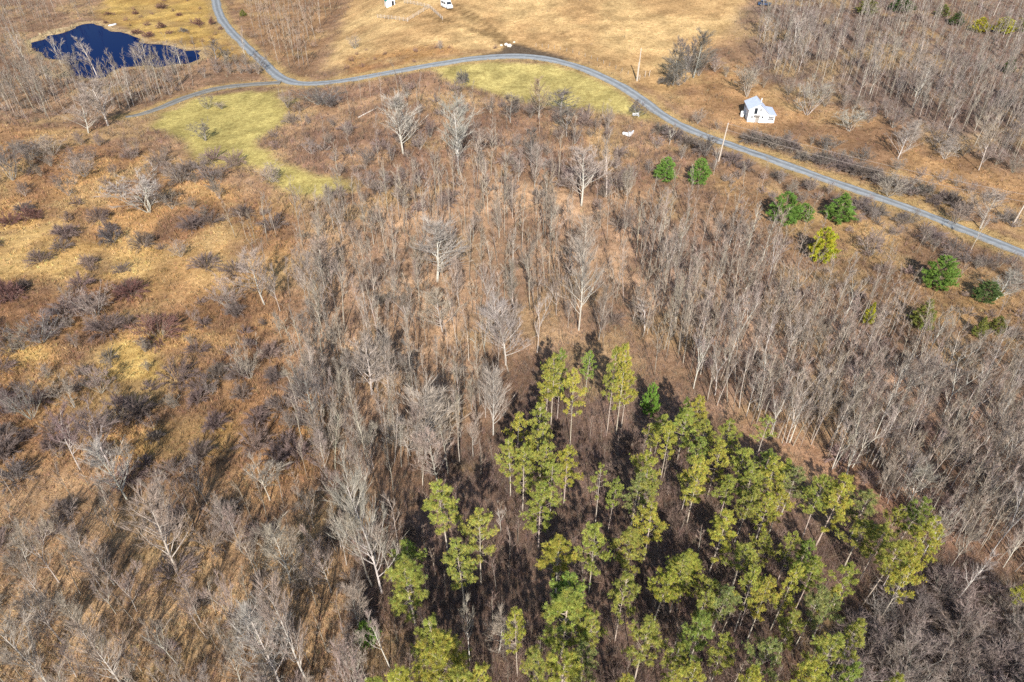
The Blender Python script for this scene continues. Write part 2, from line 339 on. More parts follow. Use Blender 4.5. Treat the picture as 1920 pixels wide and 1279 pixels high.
def ribbon(name, line, material, lift):
    V = []; F = []; A = []; k = 7
    for i, p in enumerate(line):
        a = line[max(i - 1, 0)]; b = line[min(i + 1, len(line) - 1)]; t = np.array([b[0] - a[0], b[1] - a[1]]); t /= np.linalg.norm(t) + 1e-9; nrm = np.array([-t[1], t[0]])
        for j in range(k):
            f = j / (k - 1) - .5; w = p[2] + 1.0 * (vnoise(p[0], p[1], 5, 3 if f < 0 else 4) - .5) + rnd.uniform(-.22, .22); q = np.array(p[:2]) + nrm * f * w
            V.append((q[0], q[1], float(H(*q)) + lift + .05 * (1 - (2 * f) ** 2) - (.12 if abs(f) > .49 else 0))); A.append(j / (k - 1))
    for i in range(len(line) - 1):
        for j in range(k - 1): F.append((i * k + j, i * k + j + 1, (i + 1) * k + j + 1, (i + 1) * k + j))
    me = bpy.data.meshes.new(name); me.from_pydata(V, [], F); me.update(); at = me.attributes.new('across', 'FLOAT', 'POINT'); at.data.foreach_set('value', A)
    o = link(name, me, material); tag(o, kind='structure'); return o
ribbon('gravel_road', ROADW, M_ROAD, .015); ribbon('lane', LANEW[4:], M_LANE, .002)
wv = [(a, b, POND_Z) for a, b in [tuple(np.array(p) + (np.array(p) - np.mean(pond_w, 0)) * .03) for p in pond_w]]
me = bpy.data.meshes.new('pond'); me.from_pydata(wv, [], [tuple(range(len(wv)))[::-1]]); me.update(); o = link('pond', me, M_WATER); tag(o, kind='structure')
if me.polygons[0].normal.z < 0: me.flip_normals()

# ------------------------------------------------------------------ grass and brush: uncountable, one object each
def scatter(n, x0=-180, x1=2100, y0=-60, y1=1420):
    px = npr.uniform(x0, x1, n); py = npr.uniform(y0, y1, n); x, y, z = P(px, py); return x, y, z
def slivers(base, d, w, up=None):
    """one thin triangle for every blade or twig, its face turned to the south"""
    n = len(base); rv = npr.normal(size=(n, 3)); s = np.cross(d, rv); s /= np.linalg.norm(s, axis=1)[:, None] + 1e-9
    g = np.cross(s, d); s *= np.where(g @ np.array([0, -.8, .6]) < 0, -1, 1)[:, None]; s *= (w / 2)[:, None]
    V = np.empty((n, 3, 3)); V[:, 0] = base - s; V[:, 1] = base + s; V[:, 2] = base + d
    return V.reshape(-1, 3)
def soft_normals(me, N):
    """rounded shading for fine foliage, so that a crown is lit as a volume"""
    me.polygons.foreach_set('use_smooth', np.ones(len(me.polygons), bool)); N = N / (np.linalg.norm(N, axis=1)[:, None] + 1e-9); me.normals_split_custom_set_from_vertices(N.astype(np.float32))
def blades(name, n, k, which, label, cat):
    x, y, z = scatter(n); col, v, bc, lawn = cover(x, y)
    g = v[:, 0] if which == 'grass' else v[:, 2]; clump = fbm(x, y, 6, 61 if which == 'grass' else 62, 3)
    keep = npr.random(n) < g * (.35 + 1.3 * clump); x, y, z, col, v, bc = [a[keep] for a in (x, y, z, col, v, bc)]
    m = len(x); dist = np.hypot(y, CZ); px = FPX / (y * _c + (CZ - z) * _s)     # photograph pixels for a metre
    hh = (v[:, 1] if which == 'grass' else v[:, 3]) * npr.uniform(.55, 1.35, m)
    if which == 'brush': hh *= (.6 + .8 * fbm(x, y, 9, 63, 3))
    B = np.repeat(np.stack([x, y, z - .03], 1), k, 0); hk = np.repeat(hh, k) * npr.uniform(.6, 1.1, m * k); an = npr.uniform(0, 2 * np.pi, m * k)
    sp = (.30 if which == 'grass' else .42); off = npr.random(m * k) * np.repeat(np.clip(3.2 / px, .18, .6) * (1 if which == 'grass' else 1.6), k)
    B[:, 0] += np.cos(an) * off; B[:, 1] += np.sin(an) * off
    le = npr.normal(0, sp, (m * k, 2)); d = np.stack([le[:, 0] * hk, le[:, 1] * hk, hk], 1)
    w = np.repeat(np.clip((.75 if which == 'grass' else .5) / px, .03, .16), k) * npr.uniform(.6, 1.3, m * k)
    V = slivers(B, d, w)
    base = col if which == 'grass' else .35 * col + .65 * bc
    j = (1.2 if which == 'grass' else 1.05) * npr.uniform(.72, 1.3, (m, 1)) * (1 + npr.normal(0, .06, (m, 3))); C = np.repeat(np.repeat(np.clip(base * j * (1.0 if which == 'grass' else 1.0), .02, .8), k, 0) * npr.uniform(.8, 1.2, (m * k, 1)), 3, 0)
    me = tri_mesh(name, V, np.arange(m * k * 3).reshape(-1, 3), C); N = npr.normal(0, .38, (m * k, 3)); N[:, 2] = 1; soft_normals(me, np.repeat(N, 3, 0))
    o = link(name, me, M_STUFF); tag(o, label, cat, kind='stuff'); return m * k
NG = blades('dry_grass', 150000, 6, 'grass', 'dry tan and orange grass covering the meadows', 'grass')
NB = blades('brush', 120000, 7, 'brush', 'low bare brush and saplings growing under the trees', 'brush')
print('blades', NG, NB)

# ------------------------------------------------------------------ tree builders
class Wood:
    """branches as tubes (thick part, fine part) and twigs as slivers"""
    def __init__(s, seed): s.r = random.Random(seed); s.n = np.random.default_rng(seed); s.big = []; s.fine = []; s.tw = []
    def branch(s, p, d, L, r, nseg, wander, lift):
        pts = [p]; rad = [r]; d = d.normalized()
        for i in range(nseg):
            d = (d + Vector((s.r.gauss(0, wander), s.r.gauss(0, wander), s.r.gauss(0, wander) + lift))).normalized()
            p = p + d * (L / nseg); pts.append(p); rad.append(max(r * (1 - (i + 1) / nseg * .8), .006))
        return pts, rad
    def at(s, pts, f):
        q = f * (len(pts) - 1); i = min(int(q), len(pts) - 2); t = q - i; return pts[i].lerp(pts[i + 1], t), (pts[i + 1] - pts[i]).normalized()
    def side(s, d, ang):
        o = d.orthogonal(); o.rotate(Matrix.Rotation(s.r.uniform(0, 2 * math.pi), 3, d)); return (d * math.cos(ang) + o.normalized() * math.sin(ang)).normalized()
    def twigs(s, pts, n, L, w, lo=.25, ang=.7, lift=.25):
        for i in range(n):
            p, d = s.at(pts, s.r.uniform(lo, 1)); t = s.side(d, s.r.uniform(.15, ang)); t.z += lift; t.normalize(); s.tw.append((*p, *(t * L * s.r.uniform(.5, 1.2)), w * s.r.uniform(.7, 1.3)))
    @staticmethod
    def tubes(list_, k_of):
        b = MB()
        for pts, rad in list_: b.tube(pts, rad, k_of(rad[0]))
        return b
    def meshes(s, name):
        b = s.tubes(s.big, lambda r: 6 if r > .1 else 4); tm = bpy.data.meshes.new(name + '_trunk'); tm.from_pydata(b.v, [], b.f); tm.update(); tm.materials.append(M_BARK)
        b = s.tubes(s.fine, lambda r: 3); tw = np.array(s.tw); n0 = len(b.v); V = slivers(tw[:, :3], tw[:, 3:6], tw[:, 6])
        cm = bpy.data.meshes.new(name + '_crown'); cm.from_pydata(b.v + [tuple(a) for a in V], [], b.f + [(n0 + 3 * i, n0 + 3 * i + 1, n0 + 3 * i + 2) for i in range(len(tw))]); cm.update(); cm.materials.append(M_TWIG)
        zs = [v.co.z for v in cm.vertices] + [v.co.z for v in tm.vertices]; rr = sorted(math.hypot(v.co.x, v.co.y) for v in cm.vertices)
        return dict(trunk=tm, crown=cm, h=max(zs), r=rr[int(len(rr) * .93)])
def up(a=0, b=0): return Vector((a, b, 1))
def spreading(seed, h=13, clear=.3, spread=.42, nl=20, fork=0, wander=.06, twl=1.0, ns=7):
    w = Wood(seed); r0 = h * .0078; lead = h * (.97 if not fork else .42)
    pts, rad = w.branch(Vector((0, 0, -.15)), up(w.r.gauss(0, .015), w.r.gauss(0, .015)), lead, r0, 8, .02, .05)
    if fork: rad = [max(a, r0 * .62) for a in rad]
    w.big.append((pts, rad)); leaders = [pts]
    if fork:
        a0 = w.r.uniform(0, 6.28)
        for i in range(fork):
            a = a0 + 6.28 * i / fork + w.r.gauss(0, .3); sl = w.r.uniform(.22, .5); q, qr = w.branch(pts[-1] - Vector((0, 0, .1)), Vector((math.cos(a) * sl, math.sin(a) * sl, 1)), h * w.r.uniform(.48, .6), r0 * .62, 6, .06, .07); w.big.append((q, qr)); leaders.append(q)
    n = max(3, nl // (len(leaders) - .5)) if fork else nl; n = int(n)
    for L_ in leaders:
        for i in range(n if not (fork and L_ is pts) else n // 2):
            f = (clear + (1 - clear) * (i + w.r.random()) / n) if L_ is pts and not fork else w.r.uniform(.12, .98)
            if L_ is pts and fork: f = w.r.uniform(.6, 1)
            p, d = w.at(L_, min(f, .98)); t = min(max((p.z / h - clear) / (1 - clear), 0), 1)
            ln = h * spread * (1.05 - .72 * t) * w.r.uniform(.7, 1.15) * (1 if not fork else .8); q, qr = w.branch(p, w.side(d, w.r.uniform(.5, .92)) + Vector((0, 0, .15)), ln, max(r0 * .40 * (1.15 - t), .02), 5, wander, .13); w.big.append((q, qr))
            for k in range(ns):
                p2, d2 = w.at(q, w.r.uniform(.15, .97)); s2, sr = w.branch(p2, w.side(d2, w.r.uniform(.3, .7)) + Vector((0, 0, .12)), ln * w.r.uniform(.28, .5), .013, 3, .09, .12); w.fine.append((s2, sr)); w.twigs(s2, 13, .95 * twl, .025, .1, .55)
            w.twigs(q, 18, 1.0 * twl, .025, .2, .55)
    return w.meshes('spreading')
def slender(seed, h=12, clear=.45, nl=13, spread=.17, r0=.085, twn=13):
    w = Wood(seed); pts, rad = w.branch(Vector((0, 0, -.15)), up(w.r.gauss(0, .06), w.r.gauss(0, .06)), h * .98, r0, 8, .03, .03); w.big.append((pts, rad))
    for i in range(nl):
        f = clear + (1 - clear) * (i + w.r.random()) / nl; p, d = w.at(pts, min(f, .97)); ln = h * spread * w.r.uniform(.6, 1.2) * (1.15 - .6 * (f - clear) / (1 - clear))
        q, qr = w.branch(p, w.side(d, w.r.uniform(.45, .85)) + Vector((0, 0, .35)), ln, .026, 4, .08, .13); w.big.append((q, qr))
        for k in range(3):
            p2, d2 = w.at(q, w.r.uniform(.25, .95)); s2, sr = w.branch(p2, w.side(d2, .6), ln * .4, .013, 2, .1, .12); w.fine.append((s2, sr)); w.twigs(s2, twn - 3, .75, .026)
        w.twigs(q, twn - 3, .8, .026, .2)
    for i in range(5):
        p, d = w.at(pts, w.r.uniform(.15, clear)); q, qr = w.branch(p, w.side(d, 1.2), h * .05, .013, 2, .1, 0); w.fine.append((q, qr))
    return w.meshes('slender')
def multistem(seed, h=6, n=6, flare=.75, tw=20):
    w = Wood(seed); a0 = w.r.uniform(0, 6.28)
    for i in range(n):
        a = a0 + 6.28 * i / n + w.r.gauss(0, .35); fl = flare * w.r.uniform(.1, 1.2); L = h * w.r.uniform(.75, 1.1)
        pts, rad = w.branch(Vector((math.cos(a) * .12, math.sin(a) * .12, -.12)), Vector((math.cos(a) * fl, math.sin(a) * fl, 1)), L, h * w.r.uniform(.006, .010), 6, .09, .05); w.big.append((pts, rad))
        for k in range(6):
            p, d = w.at(pts, w.r.uniform(.2, .95)); q, qr = w.branch(p, w.side(d, w.r.uniform(.4, .95)) + Vector((0, 0, .12)), L * w.r.uniform(.22, .42), .016, 4, .12, .05); w.big.append((q, qr))
            for m in range(3):
                p2, d2 = w.at(q, w.r.uniform(.2, .95)); s2, sr = w.branch(p2, w.side(d2, .75), L * .15, .010, 2, .12, .05); w.fine.append((s2, sr)); w.twigs(s2, tw, .62, .026, .1, .9)
            w.twigs(q, tw, .6, .026, .2, .9)
    return w.meshes('multistem')
def dome(seed, h=2.6, n=44, flare=1.0, tw=44, L=.6, wd=.034):
    """rounded bush: stems end on an uneven dome"""
    w = Wood(seed); lob = [(w.r.uniform(0, 6.28), w.r.uniform(.7, 1.15)) for i in range(5)]
    for i in range(n):
        a = w.r.uniform(0, 6.28); e = math.acos(1 - w.r.random() * .93); k = min(lob, key=lambda q: abs((q[0] - a + 3.14) % 6.28 - 3.14))[1] * w.r.uniform(.82, 1.06)
        tip = Vector((math.cos(a) * math.sin(e) * flare * h * .8 * k, math.sin(a) * math.sin(e) * flare * h * .8 * k, h * .86 * math.cos(e) * k + .12)); b0 = Vector((tip.x * .22, tip.y * .22, -.08)); mid = b0.lerp(tip, .55) + Vector((w.r.gauss(0, .1), w.r.gauss(0, .1), .16 * h * math.sin(e)))
        pts = [b0, mid, tip]; (w.big if i % 2 else w.fine).append((pts, [.02, .014, .006])); w.twigs(pts, tw, L, wd, .22, 1.0, .15)
    return w.meshes('dome')
PROTO = {}
PROTO['S'] = [spreading(100 + i, 13, c, s, n, f) for i, (c, s, n, f) in enumerate([(.2, .36, 28, 0), (.15, .40, 30, 0), (.24, .36, 28, 3), (.18, .33, 32, 0), (.2, .38, 28, 4), (.12, .38, 30, 0), (.28, .34, 26, 2)])]
PROTO['B'] = [spreading(200 + i, 13, c, s, n, f, .08, .9, 5) for i, (c, s, n, f) in enumerate([(.36, .24, 15, 0), (.38, .30, 15, 2), (.3, .26, 17, 0), (.36, .34, 15, 3)])]
PROTO['T'] = [slender(300 + i, 12, c, n, s) for i, (c, n, s) in enumerate([(.45, 13, .17), (.5, 11, .15), (.38, 15, .19), (.55, 10, .16), (.42, 14, .2), (.35, 16, .15)])]
PROTO['M'] = [multistem(400 + i, 6, n, f) for i, (n, f) in enumerate([(9, .75), (8, .5), (11, .95), (10, .65), (7, .5)])]
PROTO['H'] = [dome(500 + i, 2.6, n, f, t) for i, (n, f, t) in enumerate([(46, 1.0, 46), (52, 1.25, 44), (40, .75, 48), (50, .9, 44), (54, 1.45, 44)])]

def tufts(C, D, n, L, w, rng):
    """brushes of needles: C centres, D outward direction of each brush"""
    m = len(C); d = rng.normal(size=(m, n, 3)); d /= np.linalg.norm(d, axis=2)[:, :, None]; d = d * .85 + D[:, None, :] * .75; d /= np.linalg.norm(d, axis=2)[:, :, None]
    d *= (L[:, None] * rng.uniform(.6, 1.15, (m, n)))[:, :, None]; base = np.repeat(C, n, 0) + rng.normal(0, .06, (m * n, 3)); V = slivers(base, d.reshape(-1, 3), np.full(m * n, w) * rng.uniform(.7, 1.4, m * n))
    sh = rng.uniform(.6, 1.3, (m, 1)) * np.ones((1, 3)); sh = sh * (1 + rng.normal(0, .07, (m, 3)) * np.array([1.3, .5, 1])); return V, np.repeat(sh, n * 3, 0)
def pine(seed, h=15, clear=.5, rad=2.5, sparse=1.0):
    w = Wood(seed); rng = np.random.default_rng(seed); pts, r_ = w.branch(Vector((0, 0, -.15)), up(w.r.gauss(0, .02), w.r.gauss(0, .02)), h * .97, .15, 9, .015, .03); w.big.append((pts, r_)); C = []; D = []; L = []
    nw = int(9 * (1 - clear) / .5)
    for i in range(nw):
        t = (i + .4 * w.r.random()) / nw; f = clear + (1 - clear) * t * .99; prof = min(1, .55 + t * 1.5) * (1 - max(0, t - .3) / .7) ** .7 + .10
        a0 = w.r.uniform(0, 6.28); nb = w.r.randint(4, 6); keep = sparse * (.5 + .5 * min(1, t * 2))
        for k in range(nb):
            if w.r.random() > keep: continue
            a = a0 + 6.28 * k / nb + w.r.gauss(0, .3); p, d = w.at(pts, min(f + w.r.gauss(0, .005), .995)); ln = rad * prof * w.r.uniform(.45, 1.4)
            q, qr = w.branch(p, Vector((math.cos(a), math.sin(a), -.02 + .75 * t)), ln, .03, 4, .08, .10); w.big.append((q, qr))
            nt_ = max(4, int(26 * ln / 2 * min(1, sparse + .1)))
            for j in range(nt_):
                g = w.r.uniform(.4, 1.02) ** .7; c, dd = w.at(q, g); s_ = w.side(dd, w.r.uniform(.3, 1.3)); s_.z *= .3; e = c + s_ * ln * .40 * w.r.random() + Vector((0, 0, .06 + .08 * w.r.random()))
                C.append(e); D.append(Vector((s_.x * .7, s_.y * .7, .8)).normalized()); L.append(w.r.uniform(.22, .42))
                if j % 4 == 0: w.fine.append(([c, e], [.012, .008]))
    for i in range(6): C.append(pts[-1] + Vector((w.r.gauss(0, .22), w.r.gauss(0, .22), w.r.gauss(-.1, .25)))); D.append(Vector((0, 0, 1))); L.append(.36)
    for i in range(16):
        p, d = w.at(pts, w.r.uniform(clear * .62, clear + .12)); q, qr = w.branch(p, w.side(d, w.r.uniform(1.2, 1.7)), w.r.uniform(.5, 1.5), .018, 3, .15, -.02); w.fine.append((q, qr))
    b = w.tubes(w.big + w.fine, lambda r: 6 if r > .1 else 3); tm = bpy.data.meshes.new('pine_trunk'); tm.from_pydata(b.v, [], b.f); tm.update(); tm.materials.append(M_BARK)
    V, S = tufts(np.array(C), np.array(D), 34, np.array(L), .028, rng); cm = tri_mesh('pine_crown', V, np.arange(len(V)).reshape(-1, 3), S, 'shade'); cm.materials.append(M_NEEDLE)
    return dict(trunk=tm, crown=cm, h=float(V[:, 2].max()), r=float(np.percentile(np.hypot(V[:, 0], V[:, 1]), 93)))
def evergreen(seed, h=7, rad=2.9, taper=.75, low=.04, gap=.0):
    w = Wood(seed); rng = np.random.default_rng(seed); pts, r_ = w.branch(Vector((0, 0, -.15)), up(), h * .97, .14, 7, .01, .02); w.big.append((pts, r_)); C = []; D = []; L = []
    nw = 17
    for i in range(nw):
        t = (i + .4 * w.r.random()) / nw; prof = (1 - t) ** taper * (.72 + .28 * min(1, t * 6)) + .05; a0 = w.r.uniform(0, 6.28); nb = max(4, int(9 * prof) + 2)
        for k in range(nb):
            if w.r.random() < gap: continue
            a = a0 + 6.28 * k / nb + w.r.gauss(0, .2); p, d = w.at(pts, low + (1 - low) * t * .98); ln = rad * prof * w.r.uniform(.6, 1.22)
            q, qr = w.branch(p, Vector((math.cos(a), math.sin(a), .15 + .5 * t)), ln, .03, 4, .07, .05); w.big.append((q, qr))
            for j in range(max(4, int(16 * ln / 2.5))):
                c, dd = w.at(q, w.r.uniform(.35, 1) ** .6); s_ = w.side(dd, w.r.uniform(.1, 1.1)); e = c + s_ * ln * .2 * w.r.random() + Vector((0, 0, .06)); C.append(e); D.append(Vector((math.cos(a) * .7 + s_.x * .3, math.sin(a) * .7 + s_.y * .3, .55)).normalized()); L.append(w.r.uniform(.24, .4))
    for i in range(5): C.append(pts[-1] + Vector((w.r.gauss(0, .1), w.r.gauss(0, .1), w.r.uniform(-.3, .1)))); D.append(Vector((0, 0, 1))); L.append(.34)
    b = w.tubes(w.big, lambda r: 5 if r > .1 else 3); tm = bpy.data.meshes.new('evergreen_trunk'); tm.from_pydata(b.v, [], b.f); tm.update(); tm.materials.append(M_BARK)
    V, S = tufts(np.array(C), np.array(D), 24, np.array(L), .045, rng); cm = tri_mesh('evergreen_crown', V, np.arange(len(V)).reshape(-1, 3), S, 'shade'); cm.materials.append(M_NEEDLE)
    return dict(trunk=tm, crown=cm, h=float(V[:, 2].max()), r=float(np.percentile(np.hypot(V[:, 0], V[:, 1]), 95)))
PROTO['P'] = [pine(600 + i, 15, c, r, s) for i, (c, r, s) in enumerate([(.40, 2.5, 1), (.45, 2.4, 1), (.34, 2.6, .98), (.42, 2.7, .98), (.30, 2.3, 1), (.48, 2.6, 1), (.38, 2.5, .9), (.43, 2.5, 1)])]
PROTO['PS'] = [pine(650, 15, .5, 2.4, .5), pine(651, 15, .45, 2.2, .42)]
PROTO['E'] = [evergreen(700, 7, 2.9, .62, .04, .04), evergreen(701, 7, 2.7, .85, .04, .05), evergreen(702, 7, 3.0, .6, .04, .08), evergreen(703, 7, 2.2, .95, .04, .06)]

THINGS = []   # every plant: dict(kind, px, py, root, look...)
NAMES = dict(S='bare_tree', B='pale_bark_tree', T='slender_tree', M='multi_stem_tree', H='shrub', P='pine_tree', PS='pine_tree', E='evergreen_tree')
def plant(kind, p, h, wr=None, bark=(.4, .36, .31), leaf=(.23, .185, .155), idx=None, info=None):
    pr = PROTO[kind]; q = pr[idx % len(pr)] if idx is not None else rnd.choice(pr); sz = h / q['h']; sx = sz * rnd.uniform(.9, 1.12) if wr is None else wr / q['r']
    root = empty(NAMES[kind], (p[0], p[1], p[2]), rnd.uniform(0, 6.28)); root.scale = (sx, sx * rnd.uniform(.92, 1.08), sz)
    if kind in 'STB': root.rotation_euler = (rnd.gauss(0, .045), rnd.gauss(0, .045), root.rotation_euler[2])
    for nm, key, c in (('trunk' if kind != 'H' else 'stems', 'trunk', bark), ('crown', 'crown', leaf)):
        if key in q:
            o = bpy.data.objects.new(nm, q[key]); COL.objects.link(o); o.parent = root; o.color = (*[float(min(a, .85)) for a in c], 1)
    px, py = proj(p[0], p[1], p[2]); THINGS.append(dict(kind=kind, px=float(px), py=float(py), root=root, h=h, leaf=leaf, bark=bark, info=info, pos=p)); return root
def jit(c, a=.12):
    k = rnd.uniform(1 - a, 1 + a); return tuple(x * k * rnd.uniform(.96, 1.04) for x in c)
BK = dict(S=(.45, .41, .355), B=(.58, .54, .48), T=(.41, .36, .30), M=(.38, .345, .295), H=(.29, .24, .20), P=(.46, .39, .32), PS=(.46, .40, .34), E=(.25, .2, .15))
LF = dict(S=(.36, .295, .245), B=(.40, .34, .29), T=(.35, .285, .23), M=(.34, .28, .235), H=(.27, .21, .175))
PG = dict(n=(.36, .37, .085), y=(.43, .405, .08), g=(.28, .345, .08), k=(.29, .31, .11))
EG = dict(g=(.16, .265, .055), y=(.46, .43, .045), d=(.10, .15, .05), o=(.21, .23, .06), b=(.19, .32, .06))
def by_px(kind, bx, by, ty, w=None, leaf=None, bark=None, info=None, idx=None):
    p = PV(bx, by); h = max(height_to(p, ty), .5); wr = None if w is None else w / 2 / ppm(p)
    return plant(kind, p, h, wr, jit(bark or BK[kind], .08), jit(leaf or LF.get(kind) or PG['n'], .1), idx, info)

# pines: base, top and crown width as they stand in the photograph
PINES = '''1033 797 660 52 n|1045 785 652 30 g|1023 800 703 46 y|1069 833 690 42 y|1097 742 655 30 g|1138 811 648 32 n|1155 815 642 46 y|1164 806 690 36 y
970 880 774 42 y|1008 862 757 42 n|1012 900 793 45 n|992 918 815 34 y|957 930 823 46 n|980 957 836 55 n|1020 942 830 50 n|1057 944 838 48 y|1032 962 865 40 n
1116 984 868 40 ns|1290 848 738 36 y|1270 862 765 55 n|1306 872 785 46 n|1272 832 745 24 g|1218 856 795 38 n|1227 852 772 32 n|1238 903 792 38 y|1195 952 843 55 y
1350 882 787 45 n|1410 884 780 46 ns|1290 912 822 45 g|1326 932 825 42 y|1365 932 832 50 n|1287 984 855 55 y|1277 962 880 45 n|1345 982 890 45 n|1385 982 870 50 n|1426 962 855 50 y
1416 940 845 40 g|1455 950 858 36 n|1463 968 872 48 k|1375 1022 915 45 n|1410 1032 925 45 y|1440 1004 925 45 y|1329 1075 957 55 y|1503 1011 900 58 n|1530 1022 890 58 y
1140 998 893 32 g|1183 990 884 50 k|1201 986 870 45 n|1207 1051 945 52 y|1592 1012 924 55 k|1582 1065 974 60 n|1672 1042 930 48 g|1690 1092 968 55 y|1617 1135 1002 56 n|1646 1167 1050 46 y|1640 1042 945 40 n
1405 1082 995 45 n|1455 1097 998 42 n|1480 1102 1012 40 g|1485 1155 1043 48 n|1444 1182 1055 42 y|1371 1105 1018 55 n|1377 1185 1060 50 n|1400 1202 1085 48 y|1332 1192 1100 55 k|1312 1152 1083 45 n
1275 1122 1035 60 y|1555 1152 1060 45 n|1525 1189 1100 38 y|1491 1212 1090 45 k|1520 1202 1112 45 k|1285 1272 1150 55 g|1400 1302 1195 60 k|1500 1312 1185 62 n|1475 1362 1235 60 y|1540 1352 1240 45 g
1360 1372 1245 55 y|1600 1392 1262 40 n|1880 1152 1098 30 y|1260 1372 1247 60 y|1240 1322 1205 50 n|839 1034 898 64 n|902 1096 951 66 n|871 1138 1008 62 n|779 1172 1048 80 n|773 1112 1010 56 g
828 1292 1162 74 n|826 1342 1208 105 y|724 1392 1260 50 n|910 1392 1250 58 y|970 1269 1145 46 y|1009 1028 902 66 n|1042 1115 1010 66 y|1104 1112 986 62 n|1170 1085 991 58 n|1059 1195 1081 62 g
1052 1232 1112 92 n|1153 1202 1078 56 n|1224 1172 1068 64 y|1255 1152 1041 50 n|1190 1276 1152 66 n|1046 1342 1222 84 y|1088 1302 1205 54 k|1002 1352 1215 56 n|1152 1392 1262 60 y|770 1402 1255 60 y|880 1420 1270 80 n|1090 1410 1280 70 n|1320 1420 1290 60 n|1430 1400 1285 60 y|1610 1090 985 46 n|1650 1110 1015 44 n|1668 1130 1030 42 y|1300 1200 1105 44 n|1450 1250 1150 46 n|1560 1260 1160 44 n|1330 1290 1185 46 n|1100 1250 1150 46 n'''
for row in PINES.replace('\n', '|').split('|'):
    a = row.split(); t = a[4]; by_px('PS' if 's' in t else 'P', float(a[0]), float(a[1]), float(a[2]), float(a[3]) * .98, PG[t[0]], info=dict(y='yellow-green', n='olive-green', g='fresh green', k='grey-green')[t[0]])
# dense young evergreens
EVER = [(1247, 338, 290, 42, 'g', 'round dark green evergreen at the wood edge, left one of two below the road'), (1309, 345, 292, 40, 'g', 'upright dark green evergreen, right one of two below the leaning pole'),
 (1465, 418, 353, 60, 'g', 'large bushy dark green evergreen with a smaller one at its side'), (1502, 412, 376, 40, 'g', 'smaller bushy evergreen touching the right side of a larger one'),
 (1571, 412, 358, 60, 'g', 'round dark green evergreen standing alone close below the gravel road'), (1537, 488, 420, 54, 'y', 'evergreen with bright yellow lower branches on the slope'),
 (1755, 537, 475, 60, 'g', 'wide green evergreen at the right, with a bare tree before it'), (1845, 564, 524, 46, 'd', 'low very dark evergreen half behind a bare tree near right edge'),
 (1725, 612, 556, 46, 'o', 'olive green evergreen with yellowish foot, at the right wood edge'), (1625, 607, 562, 22, 'y', 'small narrow yellow-green evergreen alone in the bare right wood'),
 (1832, 630, 590, 25, 'o', 'small dark evergreen, left one of a little pair near right edge'), (1862, 624, 588, 30, 'o', 'small yellowish evergreen, right one of a little pair near right edge'),
 (693, 1207, 1163, 42, 'b', 'small bright green evergreen on the leaf litter left of the pines'), (1217, 778, 714, 36, 'b', 'small bright green evergreen behind the pines with bare trunks round it'),
 (1792, 47, 18, 28, 'd', 'dark evergreen far off in the top right wood, leftmost of a row'), (1835, 60, 28, 34, 'y', 'yellow-green evergreen far off in the top right wood, second of a row'),
 (1880, 62, 27, 40, 'y', 'yellow-green evergreen far off in the top right wood, third of a row'), (1916, 60, 26, 30, 'o', 'evergreen cut by the right edge in the far wood'),
 (1888, 137, 103, 22, 'd', 'small dark evergreen among bare trees near the upper right edge'), (1625, 26, -6, 40, 'o', 'evergreen cut by the top edge above the bare far wood'),
 (1690, 22, -10, 44, 'd', 'dark evergreen cut by the top edge, right of another'), (456, 30, 14, 14, 'o', 'tiny evergreen at the foot of bare trees by the curving road'), (1765, 30, 4, 26, 'o', 'pale evergreen at the top edge of the far wood')]
for a in EVER: by_px('E', a[0], a[1], a[2] + 3, a[3] * .94, EG[a[4]]); THINGS[-1]['label'] = a[5]

